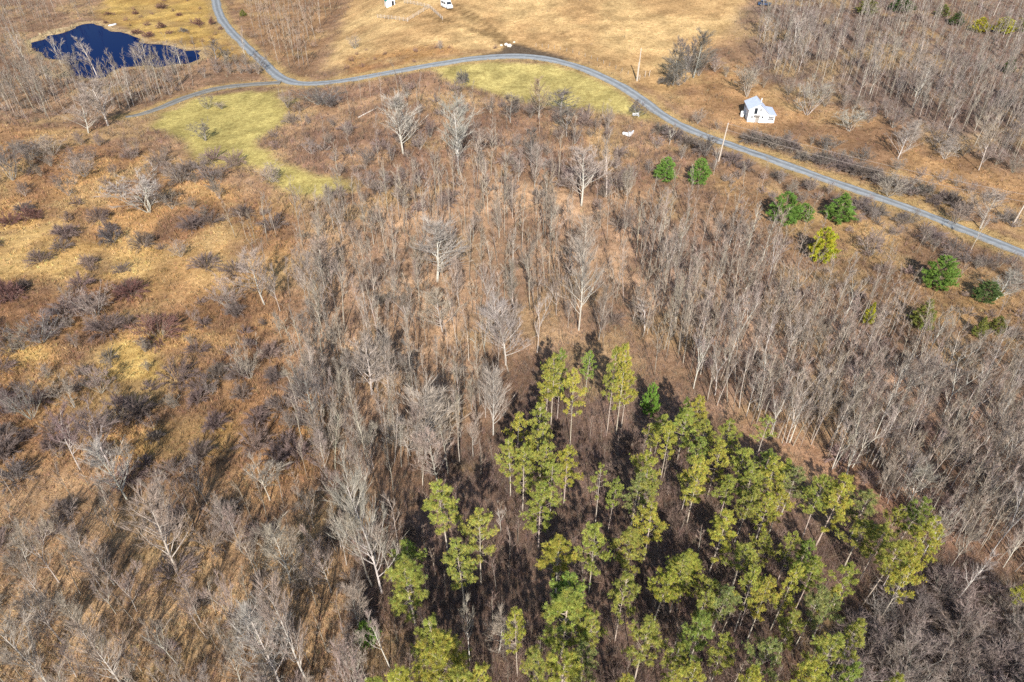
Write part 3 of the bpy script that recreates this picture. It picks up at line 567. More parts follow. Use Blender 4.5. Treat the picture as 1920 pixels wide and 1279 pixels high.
# prominent bare trees and shrubs (kind, base x, base y, top y, crown width)
MAUVE, DGREY, RUSSET, PALE, TAN, CHAR = (.25, .18, .165), (.18, .155, .14), (.19, .105, .09), (.37, .33, .285), (.33, .255, .185), (.12, .11, .11)
TREES = '''S 756 288 166 74 p|S 859 320 182 84 p|S 1090 386 272 78 p|T 695 182 138|S 957 230 168 46 d|S 1010 222 140 38 t|S 1052 216 165 62 d|S 1062 256 196 50 d|S 995 313 236 44 d|M 1020 318 292 28 p|B 1137 370 252 30
M 1138 246 188 28|M 1196 218 184 42 d|H 868 156 127 24 d|M 690 305 268 38 d|S 905 302 238 50|S 1262 160 86 56 d|S 1300 146 48 56 d|M 665 92 60 24|M 826 92 74 16|B 1255 272 234 20|T 858 250 180|M 620 200 162 70 d
B 181 140 63 30|B 114 118 62 18|B 118 112 70 20|M 130 122 98 34|S 269 118 78 36|B 339 122 80 26|T 319 130 98|B 50 122 56 20|B 40 106 48 18|T 30 112 44|S 203 236 146 70 p|S 166 250 176 56|B 251 199 122 18|B 243 201 118 18
T 266 191 130|T 290 187 124|T 318 179 120|T 345 171 117|T 362 162 118|T 300 176 108|T 330 168 112|T 280 182 118|T 225 205 140|B 461 115 49 18|S 405 112 74 40 d|S 430 122 88 36 d|M 492 132 94 30 d|T 388 112 76
H 304 16 4 22 r|H 303 52 38 20 r|H 203 28 20 14 r|H 280 70 56 22 r|H 256 64 52 20 r|H 317 64 54 16 r|H 373 48 30 20 r|H 398 46 28 14 r|H 415 56 46 12 r|H 336 30 22 12 r|H 276 48 38 16 r|H 198 44 37 10 r|H 254 27 19 14 r|H 345 60 50 18 d|H 60 410 388 50 r|H 20 420 396 50 r|H 20 560 520 60 r|H 245 555 520 60 r|H 150 540 505 50 m|H 400 300 268 50 m|H 690 700 660 40 d|H 240 905 868 60 m|H 560 860 820 60 m|H 480 840 800 70 m|H 30 900 862 70 d|M 280 398 316 112 p|M 386 264 222 42 d|M 390 204 170 30 d|M 416 205 190 26|M 398 342 298 60 d|H 440 312 274 46|M 512 342 304 46|M 540 202 164 34|M 600 197 160 84 d|M 25 338 268 70 d|M 160 332 284 60|M 60 300 258 50 d|M 100 292 250 50|H 340 340 300 50|H 300 310 270 50
M 1513 216 138 64 p|M 1592 246 198 62 p|S 1683 298 226 42 p|S 1704 279 222 38 p|M 1770 298 252 48 p|S 1835 319 216 60|S 1715 182 108 48|M 1400 182 118 54|B 1485 102 22 30|B 1432 78 22 26|M 1308 232 200 32|M 1322 292 244 48 d|T 1394 350 300|T 1428 352 292|B 1338 328 270 10
M 1616 302 272 48 d|M 1550 282 250 48 d|M 1666 368 322 66|S 1838 428 352 64|M 1790 420 370 50|S 1866 563 508 58 p|T 1640 470 420|T 1660 500 440|M 1632 480 430 60|B 1820 470 400 20
S 820 528 398 92 p|S 830 622 538 72|S 949 684 556 88 p|S 697 740 636 88|S 781 718 646 64 d|S 925 816 684 54 p|S 1085 620 428 66 p|B 1007 662 528 34|B 1208 624 556 42|S 769 854 778 60 p|S 798 858 714 112|S 887 856 770 46|T 655 806 748|B 962 492 420 20|S 1095 520 400 60
S 496 572 468 74|S 608 540 438 58|M 430 578 512 68|M 80 642 586 100 d|M 44 656 606 40|M 182 592 533 84|H 212 452 418 46 c|H 168 498 472 32|M 340 482 444 36|H 296 632 592 92 r|H 205 674 646 34 d|M 190 737 678 64|M 470 710 636 52|H 507 672 636 40|T 567 697 618|S 598 820 670 64 d
M 60 786 706 72 d|M 140 764 700 50|S 238 936 812 76 p|S 150 880 776 84 m|S 205 872 760 90 m|S 111 1092 966 88|S 168 1060 958 66|S 216 1098 1006 56|S 332 1070 914 98|S 506 938 852 66|T 530 938 878|M 427 1002 930 50|S 443 1190 1082 60|S 545 1092 986 84|S 622 1112 996 76|S 525 1284 1136 104 p|S 580 1288 1096 84|S 115 1202 1096 64
S 92 1284 1148 84|S 235 1296 1168 70|M 342 1288 1226 54|S 716 1112 872 92 p|T 698 1100 930|T 735 1090 940|T 748 1060 920|S 650 1060 960 60|M 668 1300 1200 80|B 881 1238 1116 34|S 935 1224 1138 68|B 731 1252 1146 40|B 939 998 952 26|S 820 902 790 56|T 840 890 770|T 862 870 760
B 1364 690 530 44|M 1490 650 570 60|B 1421 770 660 40|B 1515 764 676 40|T 1590 782 712|B 1690 712 636 36|S 1724 750 662 78|B 1818 788 714 40|B 1599 854 764 44|B 1729 1042 938 40|B 1738 1040 930 30|B 1791 1128 1030 40|S 1780 1066 964 60|B 1857 1040 896 48|S 1700 952 866 64 p|S 1650 930 850 56|B 1560 880 790 34|B 1480 830 740 36|B 1640 820 730 34|S 1880 940 840 70|S 1760 880 790 64|S 1850 850 770 60'''
CODE = dict(p=PALE, d=DGREY, r=RUSSET, m=MAUVE, t=TAN, c=CHAR)
for row in TREES.replace('\n', '|').split('|'):
    a = row.split(); cc = a[5] if len(a) > 5 else None
    bk = BK[a[0]]
    if cc == 'p': bk = (.50, .465, .41)
    if cc in ('d', 'c'): bk = (.33, .31, .28)
    by_px(a[0], float(a[1]), float(a[2]), float(a[3]), float(a[4]) if len(a) > 4 else None, CODE[cc] if cc else None, bk, None, rnd.choice((0, 1, 3, 5)) if a[0] == 'S' and cc == 'p' else None)

# shrub bands beside the road and the dark clump on the field edge
for i in range(20):
    x = 1408 + i * 20 + rnd.uniform(-6, 6); y = 262 + (x - 1408) * .332 + rnd.uniform(-9, 7); by_px('H', x, y, y - rnd.uniform(16, 30), rnd.uniform(28, 46), (.205, .172, .152))
for x, y, h, w in ((1238, 250, 26, 36), (1262, 262, 30, 40), (1290, 272, 28, 40), (1316, 288, 32, 44), (1372, 306, 30, 42), (1398, 318, 24, 34), (1455, 334, 20, 32), (1520, 352, 20, 34), (1610, 392, 24, 44), (1640, 404, 26, 46), (1690, 420, 22, 40), (1748, 450, 26, 46), (1790, 470, 24, 44), (1850, 500, 24, 44)):
    by_px('H', x, y, y - h, w, (.2, .165, .148))
for k, x, y, t, w in (('S', 1284, 154, 60, 52), ('M', 1272, 160, 104, 50), ('M', 1310, 142, 86, 44), ('M', 1292, 136, 74, 44), ('H', 1250, 158, 134, 36)):
    by_px(k, x, y, t, w, (.17, .155, .145), (.33, .31, .28))

# further trees and shrubs, spread through the stands
def inside(pix, n, r=0):
    xs = [p[0] for p in pix]; ys = [p[1] for p in pix]; out = []; P_ = [tuple(p) for p in pix]; tries = 0
    while len(out) < n and tries < n * 60:
        tries += 1; x = rnd.uniform(min(xs), max(xs)); y = rnd.uniform(min(ys), max(ys))
        if float(sdf(np.array([x]), np.array([y]), P_)[0]) < 0: continue
        if any((x - a) ** 2 + ((y - b) * 1.6) ** 2 < r * r for a, b in out[-400:]): continue
        out.append((x, y))
    return out
def clear_spot(x, y):
    p = PV(x, y); q = (np.array([p.x]), np.array([p.y]))
    if min(seg_dist(*q, road_line)[0] - 3.2, seg_dist(*q, lane_line)[0] - 2.4) < 0: return None
    if sdf(*q, pond_w)[0] > -1.0: return None
    if any(sdf(*q, L['poly'])[0] > -1 for L in LAWNS): return None
    if math.hypot(p.x - 65, p.y - 181) < 7.5: return None
    return p
FILL = [
 ([(-420, 10), (-60, 0), (-60, 225), (-420, 240)], 'T', 80, (7, 12), 14, (.26, .21, .175)), ([(-420, 900), (-90, 900), (-120, 1500), (-500, 1500)], 'T', 60, (5, 9), 24, (.27, .22, .18)),
 ([(-420, 260), (-50, 260), (-50, 880), (-420, 900)], 'H', 60, (1.3, 3.2), 26, (.18, .14, .125)), ([(2060, 740), (2330, 820), (2330, 1250), (2060, 1130)], 'T', 110, (6, 12), 13, (.27, .22, .18)), ([(2060, 0), (2350, 0), (2350, 430), (2060, 330)], 'T', 90, (7, 13), 12, (.25, .21, .18)),
 ([(430, 440), (560, 400), (640, 420), (640, 700), (700, 900), (560, 900), (560, 700), (500, 600)], 'T', 46, (5, 11), 16, (.27, .22, .18)),
 ([(480, 560), (600, 500), (680, 700), (720, 980), (560, 960), (590, 800)], 'S', 16, (5.5, 9.5), 36, (.25, .21, .18)),
 ([(760, 930), (930, 790), (1180, 830), (1300, 970), (1480, 1100), (1580, 1250), (1500, 1400), (740, 1400), (740, 1150)], 'T', 110, (2.5, 6.5), 18, (.26, .19, .155)),
 ([(-60, 1150), (700, 1150), (720, 1420), (-100, 1420)], 'S', 16, (6, 9), 70, (.27, .22, .185)),
 ([(530, 200), (760, 165), (900, 180), (1000, 205), (1200, 245), (1230, 320), (1150, 390), (700, 400), (560, 420), (640, 360), (500, 310)], 'M', 62, (3, 5.5), 26, (.22, .175, .155)),
 ([(1290, 240), (1420, 268), (1500, 292), (1700, 357), (1920, 440), (1920, 395), (1700, 315), (1420, 240)], 'M', 22, (2.4, 4), 22, (.22, .185, .165)),
 ([(1200, 240), (1330, 290), (1600, 372), (1920, 500), (1920, 560), (1600, 440), (1340, 350), (1250, 330)], 'M', 24, (2.5, 4.2), 24, (.22, .18, .16)),
 ([(-40, 420), (150, 560), (540, 560), (560, 860), (300, 890), (-40, 860)], 'M', 24, (2.2, 4), 50, (.23, .185, .16)),
 ([(560, 440), (650, 500), (640, 700), (720, 880), (600, 880), (575, 640)], 'S', 14, (6, 9), 40, (.24, .2, .17)),
 ([(440, 100), (470, 118), (500, 138), (420, 150), (380, 150), (380, 130)], 'M', 12, (3, 5), 14, (.2, .17, .15)),
 ([(-60, 135), (46, 136), (180, 160), (378, 132), (360, 168), (270, 208), (100, 234), (-60, 234)], 'S', 34, (6.5, 10), 18, (.24, .2, .17)),
 ([(1405, 60), (1560, 150), (1700, 210), (1850, 290), (1940, 320), (1940, 200), (1700, 120), (1450, 40)], 'S', 34, (7.5, 11), 28, (.25, .215, .19)),
 # area, kind, how many, heights, spacing in pixels, twig colour
 ([(560, 430), (900, 330), (1150, 330), (1240, 420), (1310, 650), (1260, 730), (1100, 650), (980, 640), (900, 840), (760, 940), (610, 900), (575, 640)], 'T', 270, (6, 13.5), 9, (.28, .23, .185)),
 ([(560, 430), (900, 330), (1150, 330), (1240, 420), (1310, 650), (980, 640), (900, 840), (740, 940), (600, 880)], 'S', 58, (5.5, 12), 30, (.25, .205, .17)),
 ([(560, 430), (900, 330), (1150, 330), (1240, 420), (1310, 650), (980, 640), (900, 840), (740, 940), (600, 880)], 'H', 22, (1.5, 3), 40, (.22, .175, .145)),
 ([(1160, 400), (1330, 410), (1480, 510), (1620, 590), (1720, 650), (2050, 740), (2050, 1130), (1760, 1020), (1600, 900), (1450, 830), (1300, 735), (1250, 640)], 'T', 500, (6, 12.5), 10, (.275, .22, .18)),
 ([(1160, 400), (1330, 410), (1480, 510), (1620, 590), (1720, 650), (2050, 740), (2050, 1130), (1760, 1020), (1600, 900), (1450, 830), (1300, 735), (1250, 640)], 'B', 95, (7, 12), 24, (.32, .265, .22)),
 ([(1180, 420), (1330, 430), (1480, 530), (1720, 670), (2050, 780), (2050, 1130), (1760, 1020), (1450, 820), (1280, 640)], 'S', 40, (6, 10), 40, (.26, .21, .175)),
 ([(1180, 420), (1330, 430), (1480, 530), (1720, 670), (2050, 780), (2050, 1130), (1760, 1020), (1450, 820), (1280, 640)], 'H', 40, (1.6, 3), 40, (.23, .17, .15)),
 ([(1590, 1160), (1720, 1090), (1850, 1110), (2050, 1180), (2050, 1400), (1500, 1400)], 'H', 62, (2.2, 3.8), 38, (.225, .18, .16)),
 ([(1600, 1180), (1720, 1100), (1850, 1120), (2050, 1190), (2050, 1400), (1540, 1400)], 'M', 22, (4, 6), 60, (.23, .185, .165)),
 ([(1405, 80), (1425, 0), (1440, -70), (2060, -70), (2060, 340), (1850, 300), (1700, 225), (1560, 180), (1425, 150)], 'T', 820, (7, 13), 6, (.25, .21, .185)),
 ([(1405, 80), (1425, 0), (2060, 0), (2060, 340), (1850, 300), (1700, 225), (1560, 180), (1425, 150)], 'B', 40, (9, 13), 26, (.30, .25, .22)),
 ([(1330, 130), (1420, 140), (1560, 180), (1700, 225), (1850, 300), (1940, 340), (1850, 310), (1700, 262), (1560, 205), (1400, 180)], 'M', 26, (3.5, 6.5), 24, (.23, .19, .165)),
 ([(-60, -40), (190, -40), (178, 40), (60, 66), (46, 130), (180, 154), (378, 126), (360, 166), (270, 206), (100, 232), (-60, 232)], 'T', 290, (7.5, 12), 7, (.215, .18, .15)),
 ([(-60, 130), (46, 132), (180, 156), (378, 128), (360, 166), (270, 208), (100, 234), (-60, 234)], 'H', 30, (1.8, 3.2), 14, (.22, .175, .15)),
 ([(440, -40), (670, -40), (625, 50), (570, 140), (530, 132), (475, 70)], 'T', 110, (9, 14), 8, (.30, .23, .17)),
 ([(440, -40), (640, -40), (610, 40), (570, 140), (530, 132), (475, 70)], 'H', 14, (1.6, 2.8), 18, (.26, .19, .14)),
 ([(270, 262), (520, 200), (760, 165), (1000, 205), (1200, 245), (1230, 320), (1150, 390), (560, 430), (640, 360), (480, 310)], 'H', 66, (1.6, 3.4), 24, (.22, .17, .15)),
 ([(530, 210), (760, 170), (1000, 205), (1200, 245), (1230, 320), (1150, 390), (600, 430), (640, 360)], 'T', 50, (6, 10), 20, (.26, .21, .175)),
 ([(-40, 260), (280, 290), (420, 340), (540, 400), (540, 560), (590, 640), (560, 860), (300, 900), (-40, 860)], 'H', 80, (1.5, 3.8), 34, (.165, .128, .115)),
 ([(-40, 250), (280, 280), (450, 330), (420, 420), (200, 380), (-40, 400)], 'M', 40, (2.8, 5.2), 26, (.19, .155, .135)),
 ([(-80, 900), (300, 930), (600, 900), (740, 980), (720, 1400), (-120, 1400)], 'T', 70, (5, 8.5), 30, (.28, .215, .165)),
 ([(-80, 920), (300, 950), (600, 920), (720, 1000), (700, 1420), (-120, 1420)], 'S', 48, (5.5, 10), 48, (.27, .22, .185)),
 ([(-80, 920), (300, 950), (600, 920), (720, 1000), (700, 1420), (-120, 1420)], 'H', 40, (1.5, 3.2), 46, (.19, .15, .13)),
 ([(1330, 250), (1420, 275), (1500, 300), (1700, 365), (1920, 450), (1920, 420), (1700, 335), (1420, 250)], 'H', 26, (1.5, 2.8), 18, (.22, .18, .16)),
 ([(1330, 290), (1600, 372), (1920, 490), (1920, 540), (1600, 420), (1340, 340)], 'H', 24, (1.4, 2.6), 22, (.22, .175, .155)),
 ([(1340, 340), (1600, 420), (1920, 560), (1920, 690), (1720, 640), (1560, 560), (1440, 480)], 'H', 26, (1.2, 2.4), 30, (.23, .175, .15)),
 ([(1360, 330), (1600, 420), (1920, 540), (1920, 690), (1720, 640), (1560, 560), (1440, 480)], 'T', 26, (5, 8), 30, (.29, .23, .19)),
 ([(200, 5), (395, 0), (430, 100), (300, 70), (230, 55)], 'H', 20, (1.0, 2.0), 16, (.21, .135, .10)),
 ([(640, 95), (900, 85), (940, 90), (760, 120), (640, 135)], 'H', 12, (.8, 1.6), 20, (.22, .14, .11)),
 ([(760, 900), (930, 780), (1180, 820), (1300, 960), (1480, 1100), (1560, 1250), (1480, 1400), (740, 1400), (740, 1150)], 'H', 40, (1.0, 2.2), 40, (.16, .115, .095)),
]
CAP = dict(T=285, S=285, B=285, M=285, H=292); todo = []
for pix, k, n, hr, sp, leaf in FILL:
    for x, y in inside(pix, n, sp):
        p = clear_spot(x, y)
        if p is None: continue
        h = rnd.uniform(*hr); todo.append((k, p, h, leaf, h * ppm(p), x, y))
far_list = []
for k in CAP:
    have = sum(1 for t in THINGS if t['kind'] == k); lst = sorted([t for t in todo if t[0] == k], key=lambda t: -t[4] + (4000 if not (-20 < t[5] < 1940 and t[6] - t[4] * .6 < 1279) else 0)); room = CAP[k] - have
    for j, t in enumerate(lst):
        vis = -25 < t[5] < 1945 and t[6] - t[4] * .8 < 1285
        if j < room and vis: plant(k, t[1], t[2], None, jit(BK[k], .16), jit(tuple(a * 1.2 for a in t[3]), .2))
        else: far_list.append(t)
print('singles', len(THINGS), 'merged', len(far_list))

# trees past the limit and beyond the frame: one wood, read as a mass
def low_tree(seed, h=11, dens=1.0):
    w = Wood(seed); pts, rad = w.branch(Vector((0, 0, -.15)), up(w.r.gauss(0, .05), w.r.gauss(0, .05)), h * .97, .085, 4, .03, .03); b = MB(); b.tube(pts, rad, 3); cl = w.r.uniform(.35, .5)
    for i in range(10):
        f = cl + (1 - cl) * (i + w.r.random()) / 10; p, d = w.at(pts, min(f, .97)); q, qr = w.branch(p, w.side(d, w.r.uniform(.5, .9)) + Vector((0, 0, .3)), h * w.r.uniform(.1, .2), .03, 2, .1, .1); b.tube(q, qr, 3); w.twigs(q, 22, .85, .045, .15, .8)
    T = []
    for f in b.f:
        for i in range(1, len(f) - 1): T.append((f[0], f[i], f[i + 1]))
    tw = np.array(w.tw); V = np.array(b.v); n0 = len(V); S = slivers(tw[:, :3], tw[:, 3:6], tw[:, 6])
    T = np.array(T + [(n0 + 3 * i, n0 + 3 * i + 1, n0 + 3 * i + 2) for i in range(len(tw))]); return np.vstack([V, S]), T, n0
LOW = [low_tree(800 + i) for i in range(8)]
def low_shrub(seed):
    w = Wood(seed)
    for i in range(16):
        a = w.r.uniform(0, 6.28); e = math.acos(1 - w.r.random() * .9); tip = Vector((math.cos(a) * math.sin(e) * 7, math.sin(a) * math.sin(e) * 7, 9 * math.cos(e) + 1)); w.twigs([tip * .15, tip], 18, 3.2, .42, .1, 1.0, .15)
    tw = np.array(w.tw); S = slivers(tw[:, :3], tw[:, 3:6], tw[:, 6]); return S, np.arange(len(S)).reshape(-1, 3), 0
LOWS = [low_shrub(850 + i) for i in range(4)]
Vs, Ts, Cs, off = [], [], [], 0
for k, p, h, leaf, _, _, _ in far_list:
    V, T, n0 = LOW[rnd.randrange(8)] if k != 'H' else LOWS[rnd.randrange(4)]; a = rnd.uniform(0, 6.28); sz = h / 11; sx = sz * 1.0 * rnd.uniform(.85, 1.15); ca, sa = math.cos(a) * sx, math.sin(a) * sx
    Vs.append(np.stack([V[:, 0] * ca - V[:, 1] * sa + p.x, V[:, 0] * sa + V[:, 1] * ca + p.y, V[:, 2] * sz + p.z], 1)); Ts.append(T + off); off += len(V)
    C = np.empty((len(V), 3)); C[:n0] = jit(BK[k] if k != 'H' else (.3, .25, .2), .2); C[n0:] = jit(tuple(a * 1.15 for a in leaf), .22); Cs.append(C)
me = tri_mesh('far_wood', np.vstack(Vs), np.vstack(Ts), np.vstack(Cs)); tag(link('far_wood', me, M_STUFF), 'grey bare wood of countless thin trees, seen as one mass', 'wood', kind='stuff')
print('far wood tris', sum(len(t) for t in Ts))
#=====OBJ
# ------------------------------------------------------------------ house
def frame_window(parent, name, u, z, w, h, y, mull=0, pane=M_DARK, inset=.03):
    """window in a wall that faces -y: frame proud of the wall, dark pane behind it"""
    t = .07; b = MB(); b.box(u - w / 2 - t, u - w / 2, y - .05, y + .01, z - h / 2 - t, z + h / 2 + t); b.box(u + w / 2, u + w / 2 + t, y - .05, y + .01, z - h / 2 - t, z + h / 2 + t)
    b.box(u - w / 2, u + w / 2, y - .05, y + .01, z + h / 2, z + h / 2 + t); b.box(u - w / 2, u + w / 2, y - .07, y + .01, z - h / 2 - t, z - h / 2)
    for k in range(mull): uu = u - w / 2 + w * (k + 1) / (mull + 1); b.box(uu - .035, uu + .035, y - .045, y + .01, z - h / 2, z + h / 2)
    if mull: b.box(u - w / 2, u + w / 2, y - .043, y + .01, z - .03, z + .03)
    f = b.build('window', M_WHITE, parent); MB().box(u - w / 2, u + w / 2, y - .02, y + .02, z - h / 2, z + h / 2).build('pane', pane, f); return f
A = PV(1400.2, 229.1); C_ = PV(1448.4, 228.7); rz = math.atan2(C_.y - A.y, C_.x - A.x) - .12
hs = empty('house', (A.x, A.y, min(A.z, float(H(A.x + 3, A.y + 3))) - .05), rz); tag(hs, 'small white house with pale metal roof above the gravel road', 'house')
D_ = 6.2; E1, AP, E2 = 3.5, 4.75, 2.6; U1, UA, U2, U3 = 0, 2.6, 5.0, 6.9
MB().prism([(0, -.6), (U2, -.6), (U2, E2), (UA, AP), (0, E1)], 0, D_).build('wall', M_SIDING, hs)
MB().prism([(U2, -.6), (U3, -.6), (U3, 2.05), (U2, 2.3)], .15, D_ - .4).build('annex_wall', M_SIDING, hs)
rf = MB().prism([(-.35, E1 - .15), (UA, AP + .03), (UA, AP + .13), (-.35, E1 - .05)], -.3, D_ + .3).build('roof', M_ROOF, hs)
MB().prism([(UA + .004, AP + .03), (U2 + .25, E2 - .2), (U2 + .25, E2 - .1), (UA + .004, AP + .13)], -.3, D_ + .3).build('roof', M_ROOF2, hs)
MB().prism([(U2 + .26, 2.31), (U3 + .3, 2.04), (U3 + .3, 2.12), (U2 + .26, 2.39)], -.1, D_ - .15).build('annex_roof', M_ROOF2, hs)
MB().tube([(3.4, 3.4, 3.8), (3.4, 3.4, 5.3)], [.11, .11], 8).build('chimney', M_WHITE, rf)
for u in (.06, U2 - .06): MB().box(u - .07, u + .07, -.03, .05, -.5, (E1 if u < 1 else E2) - .1).build('corner_board', M_WHITE, hs)
frame_window(hs, 'window', 1.75, 3.05, .8, 1.55, 0, 0); frame_window(hs, 'window', 3.0, 3.35, .5, .75, 0, 1); frame_window(hs, 'window', 1.05, 1.45, .5, .7, 0, 1); frame_window(hs, 'window', 3.75, 1.5, .4, .55, 0, 0)
frame_window(hs, 'window', 5.95, 1.25, 1.25, 1.0, .15, 3)
d_ = MB().box(2.0, 2.85, -.05, .02, -.3, 1.75).build('door', M_GREY, hs); MB().box(2.72, 2.78, -.1, -.05, .75, .85).build('handle', M_DARK, d_)
pr_ = MB().prism([(1.55, 1.95), (3.1, 1.95), (3.1, 2.03), (1.55, 2.03)], -.9, -.01); pr_.box(1.6, 1.68, -.85, -.77, -.4, 1.95); pr_.box(2.97, 3.05, -.85, -.77, -.4, 1.95); pr_.build('porch', M_GREY, hs)
def side_win(y, z, w, h):
    b = MB(); b.box(-.05, .01, y - w / 2 - .07, y + w / 2 + .07, z + h / 2, z + h / 2 + .07); b.box(-.06, .01, y - w / 2 - .07, y + w / 2 + .07, z - h / 2 - .07, z - h / 2); b.box(-.05, .01, y - w / 2 - .07, y - w / 2, z - h / 2, z + h / 2); b.box(-.05, .01, y + w / 2, y + w / 2 + .07, z - h / 2, z + h / 2)
    f = b.build('window', M_WHITE, hs); MB().box(-.02, .02, y - w / 2, y + w / 2, z - h / 2, z + h / 2).build('pane', M_DARK, f)
side_win(1.2, 1.5, .7, 1.0); side_win(4.9, 2.6, .7, .9)
tk = empty('water_tank', tuple(hs.matrix_basis @ Vector((-.75, 3.6, .1))), rz); tag(tk, 'white round tank standing by the shaded house wall', 'tank')
MB().tube([(0, 0, 0), (0, 0, 1.35), (0, 0, 1.55), (0, 0, 1.62)], [.5, .5, .36, .1], 14).build('shell', M_WHITE, tk); MB().tube([(0, 0, 1.6), (0, 0, 1.72)], [.12, .12], 8).build('cap', M_GREY, tk)

# ------------------------------------------------------------------ shed, fences, van, car
p = PV(733, 12); sh = empty('shed', p, .35); tag(sh, 'white shed with teal roof cut by the top edge', 'shed')
MB().prism([(-1.7, -.4), (1.7, -.4), (1.7, 2.1), (0, 3.0), (-1.7, 2.1)], 0, 3.6).build('wall', M_WHITE, sh)
for s in (-1, 1):
    q = [(0, 3.03), (s * 2.0, 1.98), (s * 2.0, 2.08), (0, 3.13)]; MB().prism(q if s > 0 else q[::-1], -.4, 3.9).build('roof', M_TEAL, sh)
dd = MB().box(.35, 1.3, -.05, .02, -.1, 1.85).build('door', M_DARK, sh); MB().box(.45, .52, -.09, -.05, .85, .95).build('handle', M_GREY, dd)
def fence(pts, label):
    g = [PV(*q) for q in pts]; L = (g[1] - g[0]).length; root = empty('rail_fence', g[0], 0); tag(root, label, 'fence', 'weathered fences of the paddock'); n = max(2, int(L / 2.4)); d = g[1] - g[0]; ps = []
    for i in range(n + 1):
        q = d * (i / n); zz = float(H(g[0].x + q.x, g[0].y + q.y)) - g[0].z; q = Vector((q.x, q.y, zz)); ps.append(q); MB().box(-.06, .06, -.06, .06, -.3, 1.35).build('post', M_FENCE, root).location = q
    for hz in (.35, .75, 1.15):
        for a, b in zip(ps[:-1], ps[1:]):
            MB().tube([a + Vector((0, -.09, hz)), b + Vector((0, -.09, hz))], [.055, .055], 4).build('rail', M_FENCE, root)
fence([(708, 34), (764, 41)], 'pale rail fence along the near side of the paddock by the shed'); fence([(765, 40), (804, 16)], 'grey rail fence slanting up the right side of the paddock'); fence([(803, 15), (758, 6)], 'grey rail fence along the far side of the paddock behind the shed'); fence([(806, 16), (830, 38)], 'grey rail fence running from the paddock corner towards the field track')

def wheels(root, xs, w, r):
    for x in xs:
        for s in (-1, 1):
            t = MB().tube([(x, s * (w / 2 - .2), r), (x, s * (w / 2 + .02), r)], [r, r], 14).build('wheel', M_TYRE, root); MB().tube([(x, s * (w / 2 + .02), r), (x, s * (w / 2 + .04), r)], [r * .55, r * .5], 10).build('rim', M_GREY, t)
p = PV(838, 15); van = empty('van', p, math.atan2(-.85, .5)); tag(van, 'white high-roofed van parked on the hayfield', 'van')
body = MB(); prof = [(-2.9, .35), (2.85, .35), (2.9, 1.0), (2.75, 1.25), (2.05, 1.45), (1.45, 2.3), (1.1, 2.55), (-2.75, 2.6), (-2.9, 2.4)]; body.prism(prof, -1.0, 1.0); body.build('body', M_WHITE, van)
for s in (-1, 1):
    MB().box(-2.3, -.7, s * 1.0 - .02, s * 1.0 + .02, 1.5, 2.05).build('side_window', M_DARK, van); MB().box(-.4, .9, s * 1.0 - .02, s * 1.0 + .02, 1.5, 2.05).build('side_window', M_DARK, van); MB().box(2.86, 2.93, s * .75 - .16, s * .75 + .16, .8, 1.0).build('headlight', M_GREY, van)
MB().prism([(2.0, 1.52), (1.5, 2.25), (1.54, 2.29), (2.06, 1.56)], -.85, .85).build('windscreen', M_DARK, van); MB().box(2.88, 2.98, -.98, .98, .36, .6).build('bumper', M_GREY, van); wheels(van, (-1.8, 1.9), 2.0, .36)
p = PV(1433, 10); car = empty('car', p, math.atan2(-.25, 1)); tag(car, 'dark blue car parked at the wood edge near the top', 'car')
MB().prism([(-2.2, .3), (2.2, .3), (2.25, .7), (1.2, .9), (-2.1, .95), (-2.25, .7)], -.88, .88).build('body', M_BLUE, car); cb = MB().prism([(-1.9, .95), (1.0, .92), (.35, 1.45), (-1.4, 1.48)], -.76, .76).build('cabin', M_DARK, car); MB().prism([(-1.35, 1.485), (.3, 1.455), (.3, 1.49), (-1.35, 1.52)], -.72, .72).build('roof_panel', M_BLUE, cb)
for s in (-1, 1): MB().box(2.2, 2.26, s * .6 - .15, s * .6 + .15, .58, .7).build('headlight', M_WHITE, car)
wheels(car, (-1.35, 1.4), 1.76, .33)

# ------------------------------------------------------------------ small things
def rock(p, r, label, seed):
    g = random.Random(seed); v = []; f = []; n, m = 9, 5
    for i in range(m + 1):
        for j in range(n):
            t = math.pi * i / m; a = 2 * math.pi * j / n; k = r * g.uniform(.8, 1.15); v.append((k * math.sin(t) * math.cos(a) * 1.2, k * math.sin(t) * math.sin(a), k * math.cos(t) * .75 + r * .45))
    for i in range(m):
        for j in range(n): f.append((i * n + j, (i + 1) * n + j, (i + 1) * n + (j + 1) % n, i * n + (j + 1) % n))
    b = MB(); b.add(v, f); o = b.build('rock', M_ROCK, None); o.location = p; tag(o, label, 'rock', 'pale rocks at the field entrance')
rock(PV(955, 88), .75, 'largest pale boulder beside the dark field entrance', 1); rock(PV(949, 85), .6, 'pale boulder just behind the largest one at the field entrance', 2); rock(PV(940, 86), .4, 'small pale rock at the left end of the rock pile', 3); rock(PV(964, 80), .35, 'lone small rock on the far side of the field entrance', 4)
a_, b_ = PV(196, 51), PV(226, 44); cn = empty('canoe', ((a_ + b_) / 2) + Vector((0, 0, .02)), math.atan2(b_.y - a_.y, b_.x - a_.x)); tag(cn, 'white canoe lying upside down on the grass by the pond', 'canoe')
L2 = (b_ - a_).length / 2 * .5; v = []; f = []; n, m = 15, 7
for i in range(n):
    x = -1 + 2 * i / (n - 1); w_ = max(.62 * (1 - abs(x) ** 2.4), .02); hh = .42 + .16 * abs(x) ** 3
    for j in range(m): t = math.pi * j / (m - 1); v.append((x * L2, w_ * math.cos(t), hh * math.sin(t) ** .8 * (.55 + .45 * (1 - abs(x) ** 4))))
for i in range(n - 1):
    for j in range(m - 1): f.append((i * m + j, (i + 1) * m + j, (i + 1) * m + j + 1, i * m + j + 1))
